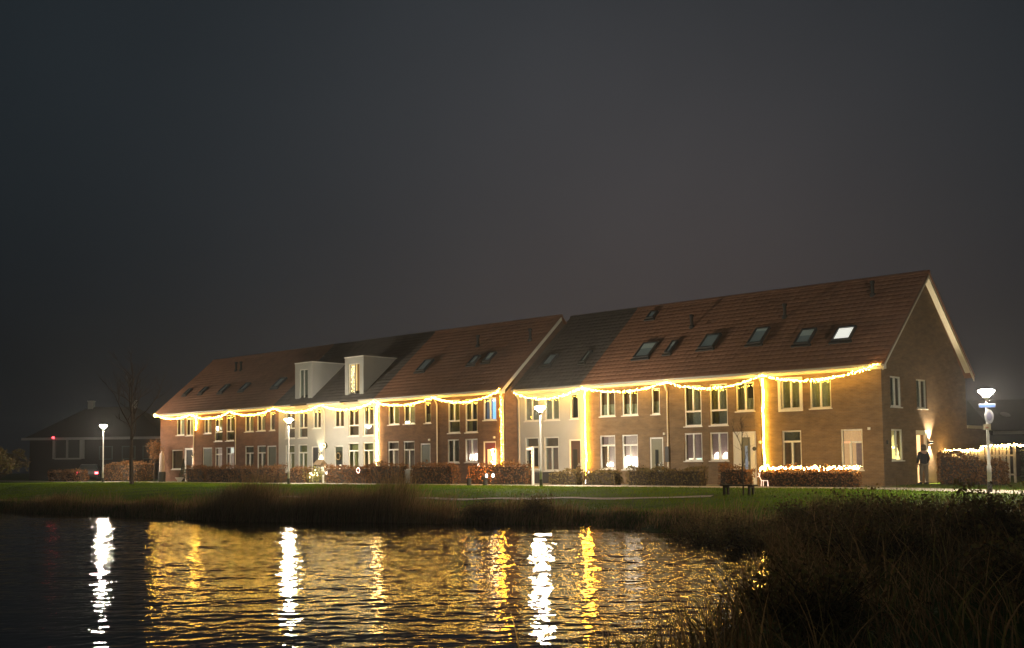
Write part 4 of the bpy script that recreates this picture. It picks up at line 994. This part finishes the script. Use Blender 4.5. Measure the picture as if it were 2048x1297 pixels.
for q in ((-3.9,-3.7,2.0,3.8),(-1.3,-1.0,2.0,3.8),(-3.7,-1.3,1.95,2.1),(-2.6,-2.5,2.1,3.8)): b.box(q[0],q[1],-.5,-.02,q[2],q[3])
wf = b.build('window', mat('far_frame',(.27,.27,.27),.6), t)
b = MB(); b.box(-3.68,-1.32,-.2,-.15,2.1,3.78); b.build('pane', glassy, wf)
for x in (.4,2.6,4.6):
    b = MB(); b.box(x,x+1.3,-.06,-.003,1.9,3.2); f = b.build('window', mat('far_frame_dim',(.03,.06,.065),.6), t); b = MB(); b.box(x+.1,x+1.2,-.08,-.062,2.0,3.1); b.build('pane', glassy, f)
b = MB(); b.ball((0,0,0),.13,10,6); o = b.build('warning_lamp', emat('red_glow',(1,.06,.08),5)); o.location = (-82.1,-.25,4.05); tag(o, 'small red lamp under the eaves of the hipped house', 'lamp')

# ------------------------------------------------------------------ parked cars on the far left
def car(label, loc, rz, paint, tail=None, head=None):
    t = thing('parked_car', label, 'car', loc, rz, 'cars parked on the far left')
    prof = [(-2.05,.38),(-2.1,.62),(-2.0,.88),(-1.75,.94),(-1.15,1.42),(.35,1.45),(1.05,.98),(1.85,.82),(2.08,.62),(2.08,.35)]
    b = MB(); n = len(prof); ws = [.78,.84,.84,.84,.62,.62,.84,.82,.80,.76]
    for s in (-1, 1): b.v += [(x, s*w, z) for (x,z), w in zip(prof, ws)]
    b.f = [tuple(range(n-1,-1,-1)), tuple(range(n,2*n))]+[(k,(k+1)%n,n+(k+1)%n,n+k) for k in range(n)]
    b.build('body', paint, t)
    for s in (-1,1):
        g = MB(); g.quad((-1.5,s*.775,.98),(.88,s*.80,1.0),(.30,s*.65,1.38),(-1.12,s*.65,1.36)); g.build('window', glassy, t)
    g = MB(); g.quad((.97,-.74,1.06),(.97,.74,1.06),(.47,.58,1.405),(.47,-.58,1.405)); g.build('windscreen', glassy, t)
    g = MB(); g.quad((-1.66,.74,1.04),(-1.66,-.74,1.04),(-1.25,-.58,1.36),(-1.25,.58,1.36)); g.build('rear_window', glassy, t)
    for x in (-1.3,1.3):
        for s in (-1,1):
            w = MB(); w.lathe([(.31,-.1),(.32,0),(.31,.1)], n=14); o = w.build('wheel', mat('tyre',(.015,.015,.015),.9), t); o.location = (x,s*.76,.32); o.rotation_euler = (math.radians(90),0,0)
    for s in (-1,1):
        l = MB(); l.box(-2.14,-2.06,s*.70-.13,s*.70+.13,.62,.80); l.build('tail_lamp', tail or mat('tail_red',(.3,.02,.02),.4), t)
        l = MB(); l.box(2.02,2.10,s*.62-.15,s*.62+.15,.58,.74); l.build('headlight', head or mat('lamp_clear',(.5,.5,.5),.3), t)
    return t
car('dark parked car with red tail lamps glowing', (-69.2,-2.9,0), math.radians(150), mat('car_dark',(.02,.022,.026),.3), tail=emat('tail_glow',(1,.10,.12),9))
car('dark parked car with white headlights shining', (-65.9,.8,0), math.radians(-65), mat('car_brown',(.05,.03,.026),.3), head=emat('head_glow',(1,.93,.85),22))

# ------------------------------------------------------------------ bench, trees
t = thing('park_bench', 'backless dark bench on the grass beside the sapling', 'bench', (-1.36,-10.05,float(ground_z(-1.36,-10.05))))
for k in range(3):
    b = MB(); b.box(-.72,.72,-.2+k*.14,-.08+k*.14,.38,.425); b.build('slat', WOODD, t)
for x in (-.55,.55):
    b = MB(); b.box(x-.04,x+.04,-.18,-.10,-.05,.38); b.box(x-.04,x+.04,.10,.18,-.05,.38); b.box(x-.04,x+.04,-.10,.10,.30,.38); b.build('leg', WOODD, t)
def bare_tree(name, label, loc, H, r0, seed, nb, spread, group=None, leaf=None):
    rr2 = random.Random(seed); t = thing(name, label, 'tree', loc, 0, group)
    b = MB(); pts = [(.02*math.sin(i*1.3)*H*.3, .02*math.cos(i*1.7)*H*.3, H*i/8-.1) for i in range(9)]
    b.tube(pts, [r0*(1-.85*i/8) for i in range(9)], 8); b.build('trunk', BARK, t)
    br = MB(); tips = []
    def grow(p, d, L, rad, lev):
        q = [p]; cur = Vector(p); dd = Vector(d).normalized()
        for i in range(4):
            dd = (dd+Vector((rr2.gauss(0,.16),rr2.gauss(0,.16),rr2.gauss(.05,.1)))).normalized(); cur = cur+dd*L/4; q.append(tuple(cur))
        br.tube(q, [rad*(1-.7*i/4) for i in range(5)], 5)
        tips.append(tuple(cur))
        if lev:
            for i in range(rr2.randint(3,5)):
                k = rr2.randint(1,4); a = rr2.uniform(0,6.28)
                nd = dd+Vector((math.cos(a)*.8,math.sin(a)*.8,rr2.uniform(-.1,.6))); grow(q[k], nd, L*rr2.uniform(.4,.62), rad*.5, lev-1)
    for i in range(nb):
        z = H*(.36+.6*i/nb); a = i*2.4+rr2.uniform(-.4,.4); grow((0,0,z), (math.cos(a)*spread,math.sin(a)*spread,.9), H*(.36-.2*i/nb), r0*.38*(1-.5*i/nb), 2)
    br.build('branch', TWIG, t)
    if leaf:
        r = np.random.default_rng(seed); T_ = np.array(tips); P = T_[r.integers(0,len(T_),leaf)]+r.normal(0,.16,(leaf,3)); V, F, sh = leaf_cloud(P, .09, seed); npmesh('crown', V, F, LEAFR, t, sh)
    return t
bare_tree('bare_tree', 'tall bare tree on the grass near the far left street lamp', (-50.3,-9.1,-.05), 8.6, .16, 4, 14, .8)
bare_tree('sapling', 'thin young sapling rising beside the bench', (-1.1,-10.15,float(ground_z(-1.1,-10.15))), 3.1, .035, 6, 5, .35)
bare_tree('small_tree', 'small tree with rust coloured leaves before the far end house', (-59.2,-2.4,0), 2.9, .07, 12, 8, 1.0, leaf=900)

# ------------------------------------------------------------------ the person on the doorstep
def skin(name, verts, edges, radii, m, parent, sub=2):
    me = bpy.data.meshes.new(name); me.from_pydata(verts, edges, []); me.materials.append(m)
    o = link(name, me, parent)
    s = o.modifiers.new('skin', 'SKIN')
    for v, r_ in zip(me.skin_vertices[0].data, radii): v.radius = (r_, r_) if not hasattr(r_, '__len__') else r_
    me.skin_vertices[0].data[0].use_root = True
    u = o.modifiers.new('sub', 'SUBSURF'); u.levels = 1; u.render_levels = sub; s.use_smooth_shade = True
    return o
ps = thing('person', 'person in a dark jacket and light trousers standing at the open side door', 'person', (.46,3.24,0), math.radians(58)); ps.scale = (1.12,1.08,1.02)
SKIN_M = mat('skin', (.42,.25,.18), .6); JACK = mat('navy_jacket', (.018,.020,.030), .8); TROU = mat('khaki_trousers', (.20,.165,.12), .85); HAIR = mat('brown_hair', (.10,.055,.025), .7)
bv = [(0,0,.93),(0,0,1.12),(0,.01,1.32),(0,0,1.46),(0,-.01,1.54),(0,-.02,1.62),(0,-.02,1.72),
      (.09,0,.88),(.12,.02,.50),(.14,-.03,.09),(.15,.12,.04), (-.09,0,.88),(-.12,.03,.50),(-.13,0,.09),(-.14,.15,.04),
      (.17,0,1.42),(.24,-.02,1.16),(.22,.10,.94),(.215,.13,.87), (-.17,0,1.42),(-.25,-.02,1.16),(-.23,.08,.93),(-.225,.11,.86)]
be = [(0,1),(1,2),(2,3),(3,4),(4,5),(5,6),(0,7),(7,8),(8,9),(9,10),(0,11),(11,12),(12,13),(13,14),(3,15),(15,16),(16,17),(17,18),(3,19),(19,20),(20,21),(21,22)]
br_ = [(.13,.10),(.13,.10),(.15,.11),(.11,.09),.055,(.075,.09),(.07,.085),.085,.06,.042,(.045,.03),.085,.06,.042,(.045,.03),.055,.042,.032,.03,.055,.042,.032,.03]
bd = skin('body', bv, be, br_, SKIN_M, ps)
for s in (1,-1):
    hx = .215 if s > 0 else -.225; hy = .13 if s > 0 else .11; hz = .87 if s > 0 else .86
    fb = MB()
    for k, (dx, L) in enumerate(((-.024,.07),(-.008,.08),(.008,.077),(.024,.06))): fb.tube([(hx+dx*.6,hy+.005,hz),(hx+dx,hy+.015,hz-.05),(hx+dx,hy+.03,hz-.05-L*.55),(hx+dx,hy+.022,hz-.05-L)], [.011,.010,.009,.006], 6)
    fb.tube([(hx-s*.02,hy+.01,hz-.01),(hx-s*.045,hy+.03,hz-.045),(hx-s*.045,hy+.045,hz-.08)], [.012,.011,.008], 6); fb.build('hand', SKIN_M, ps, smooth=True)
skin('jacket', [(0,0,.86),(0,0,1.0),(0,0,1.15),(0,.01,1.34),(0,0,1.47),(.18,0,1.42),(.25,-.02,1.16),(.225,.09,.95),(-.18,0,1.42),(-.26,-.02,1.16),(-.235,.07,.95)],
     [(0,1),(1,2),(2,3),(3,4),(3,5),(5,6),(6,7),(3,8),(8,9),(9,10)], [(.175,.135),(.17,.13),(.165,.125),(.18,.13),(.08,.08),.075,.062,.052,.075,.062,.052], JACK, ps)
skin('trousers', [(0,0,.95),(.09,0,.86),(.12,.02,.50),(.14,-.02,.10),(-.09,0,.86),(-.12,.03,.50),(-.13,.01,.10)], [(0,1),(1,2),(2,3),(0,4),(4,5),(5,6)], [(.15,.12),.105,.078,.068,.105,.078,.068], TROU, ps)
for s, y in ((1,0),(-1,.03)):
    b = MB(); b.lathe([(.05,0),(.055,.05),(.045,.11)], (.14*s,y-.01,0), 10); b.hexa([(.14*s-.05,y,0),(.14*s+.05,y,0),(.14*s+.04,y+.2,0),(.14*s-.04,y+.2,0),(.14*s-.045,y,.09),(.14*s+.045,y,.09),(.14*s+.035,y+.19,.05),(.14*s-.035,y+.19,.05)]); b.build('shoe', DARKM, ps)
b = MB(); b.ball((0,-.035,1.695), .108, 14, 10, 1.12); b.lathe([(.10,-.16),(.105,-.02)], (0,-.045,1.69), 12); b.build('hair', HAIR, ps, smooth=True)
b = MB(); b.tube([(0,.07,1.665),(0,.098,1.645),(0,.075,1.63)], [.008,.014,.01], 6)
for s in (1,-1): b.ball((.035*s,.068,1.68), .011, 6, 4)
b.tube([(-.025,.068,1.60),(0,.075,1.598),(.025,.068,1.60)], .006, 5)
for s in (1,-1): b.ball((.088*s,-.01,1.66), .02, 6, 4, 1.5)
b.build('face', SKIN_M, ps)

# ------------------------------------------------------------------ lawn and bank vegetation
def scatter(n, x0, x1, y0, y1, cond, seed):
    r = np.random.default_rng(seed); X = r.uniform(x0,x1,n); Y = r.uniform(y0,y1,n); k = cond(X,Y); X, Y = X[k], Y[k]
    return np.stack([X,Y,ground_z(X,Y)],1)
def lawn(X, Y):
    d = shore_dist(X, Y)
    on = (d > .4) & (Y < -5.7)
    fx = np.array([-2.2,-6,-12,-17,-24]); fy = np.array([-10.6,-11.8,-14.2,-16.2,-17.4])
    pathy = np.interp(-X, -fx, fy); on &= ~((np.abs(Y-pathy) < .33) & (X < -2) & (X > -24.2))
    on &= ~((X > 1.5) & (np.abs(Y-np.interp(X,[1.5,6,14],[-4.2,-6,-11])) < 1.6))
    return on
P = scatter(150000, -62, 14, -24, -5.6, lawn, 41); r = np.random.default_rng(42)
pa_ = .5+.22*np.sin(P[:,0]*.8+2*np.sin(P[:,1]*.7))+.2*np.sin(P[:,0]*.23+P[:,1]*.9)+.18*np.sin(P[:,0]*2.1-P[:,1]*1.6)
V, F, sh = blades(P, r.uniform(.04,.12,len(P))*(.6+.9*np.clip(pa_,0,1)), .022, .7, 43, 2); sh = np.clip(sh*.35+.72*np.tile(pa_,2)-.05,0,1)
tag(npmesh('grass', V, F, GRASSM, None, sh), kind='stuff')
def bank(lo, hi): return lambda X, Y: (lambda d: (d > lo) & (d < hi))(shore_dist(X, Y))
P = scatter(160000, -40, 9, -28, -14, bank(-.15,1.5), 44); keep = np.random.default_rng(1).uniform(0,1,len(P)) < .8; P = P[keep]; r = np.random.default_rng(45)
hh = r.uniform(.15,.55,len(P))*(.7+.5*np.sin(P[:,0]*1.1)*np.sin(P[:,0]*.37+1))
V, F, sh = blades(P, np.clip(hh,.1,.8), .018, .7, 46, 3); tag(npmesh('bank_grass', V, F, REEDM, None, sh), kind='stuff')
def reeds(x0, x1, y0, y1, n, h0, h1, seed, lo=-.5, hi=1.6, w=.02):
    P = scatter(n, x0, x1, y0, y1, bank(lo,hi), seed); r = np.random.default_rng(seed+1)
    clump = .72+.38*np.sin(P[:,0]*1.3+seed)*np.sin(P[:,0]*.55+P[:,1]*.4)
    return P, r.uniform(h0,h1,len(P))*clump, w
parts = [reeds(-20,-8.5,-25,-18,17000,1.0,1.95,51,-.6,2.4), reeds(-36,-20,-26,-20,9000,.4,.85,52), reeds(-8.5,-4,-22,-16,3500,.4,.95,53), reeds(2,9,-26,-18,5000,.5,1.15,54)]
P = np.concatenate([p[0] for p in parts]); H_ = np.concatenate([p[1] for p in parts])
V, F, sh = blades(P, H_, .022, .35, 55, 4); tag(npmesh('reeds', V, F, REEDM, None, sh), kind='stuff')
# near right bank: tall rushes and leaning grass
def nearland(X, Y):
    d = shore_dist(X, Y); dc = np.hypot(X-20.85, Y+46.8)
    return (d > -.25) & (dc > 4.2)
P = scatter(15000, 7.5, 27, -42, -20, nearland, 61); r = np.random.default_rng(62)
dcam = np.hypot(P[:,0]-20.85, P[:,1]+46.8)
hmax = np.clip(.55+dcam*.034, .5, 1.45)
V, F, sh = blades(P, hmax*r.uniform(.45,1.05,len(P)), r.uniform(.012,.028,len(P)), .75, 63, 5, (-.35,.15)); tag(npmesh('rushes', V, F, REEDM, None, sh), kind='stuff')
def bush(label, x, y, rx, h, n, seed, m=LEAFD, ls=.05):
    z = float(ground_z(x, y)); t = thing('bush', label, 'bush', (x,y,z), 0, 'dark bushes on the banks'); rr2 = random.Random(seed)
    s = MB(); tips = []
    for k in range(26):
        a = rr2.uniform(0,6.28); q = rr2.uniform(.2,1)**.6; e = (math.cos(a)*rx*q, math.sin(a)*rx*q*.8, h*rr2.uniform(.55,1.05)*(1-.35*q))
        mid = (e[0]*.45+rr2.gauss(0,.05), e[1]*.45+rr2.gauss(0,.05), e[2]*.6); s.tube([(0,0,-.05),mid,e], [.022,.013,.004], 5)
        tips += [mid, e, tuple((Vector(mid)+Vector(e))/2)]
        for j in range(4):
            f = (e[0]+rr2.gauss(0,.18), e[1]+rr2.gauss(0,.18), e[2]+rr2.gauss(.05,.14)); s.tube([mid if j % 2 else tuple((Vector(mid)+Vector(e))/2), f], [.008,.003], 4); tips.append(f)
    s.build('branch', TWIG, t); r = np.random.default_rng(seed); T_ = np.array(tips)
    P = T_[r.integers(0,len(T_),int(n*1.5))]+r.normal(0,.11,(int(n*1.5),3)); V, F, sh = leaf_cloud(P, ls, seed+3); npmesh('foliage', V, F, m, t, sh); return t
for i, (lab, x, y, rx, h, n) in enumerate([
 ('round dark bush on the bank below the wide olive hedge', 4.3,-21.3,.95,1.35,2600), ('low bush spreading right of the round dark bush on the bank', 6.3,-22.2,1.1,1.05,2400),
 ('dark bush on the bank below the lit hedge', 8.9,-23.2,1.25,.78,2800), ('dark bush on the bank below the gable', 11.0,-25.2,1.4,.88,3200),
 ('tall dark bush on the bank below the copper beech hedge', 13.0,-27.2,1.5,.96,3400), ('dark bush at the right edge beneath the signed street lamp', 15.2,-28.5,1.6,1.0,3400),
 ('dark twiggy bush at the water edge behind the leaning rushes', 13.2,-30.6,1.0,.75,2200), ('leafy bush leaning over the water in the near corner', 15.4,-36.6,.7,.5,1600),
 ('dark bush low on the near bank at the right edge', 17.5,-34.0,1.2,.7,2400),
 ('small dark bush among the rushes left of the far bank gap', -7.3,-18.0,.7,.75,1200), ('small twiggy bush on the far bank below the red doorway', -5.6,-17.0,.6,.6,900)]):
    bush(lab, x, y, rx, h, n, 70+i)
bush('large dark bush at the far left edge before the hipped house', -62.5,-14.5,2.6,2.9,3800,91,LEAFD,.13); bush('dark bush on the far left behind the tail lamp', -73.5,-9.0,3.0,3.4,3800,92,LEAFD,.15)
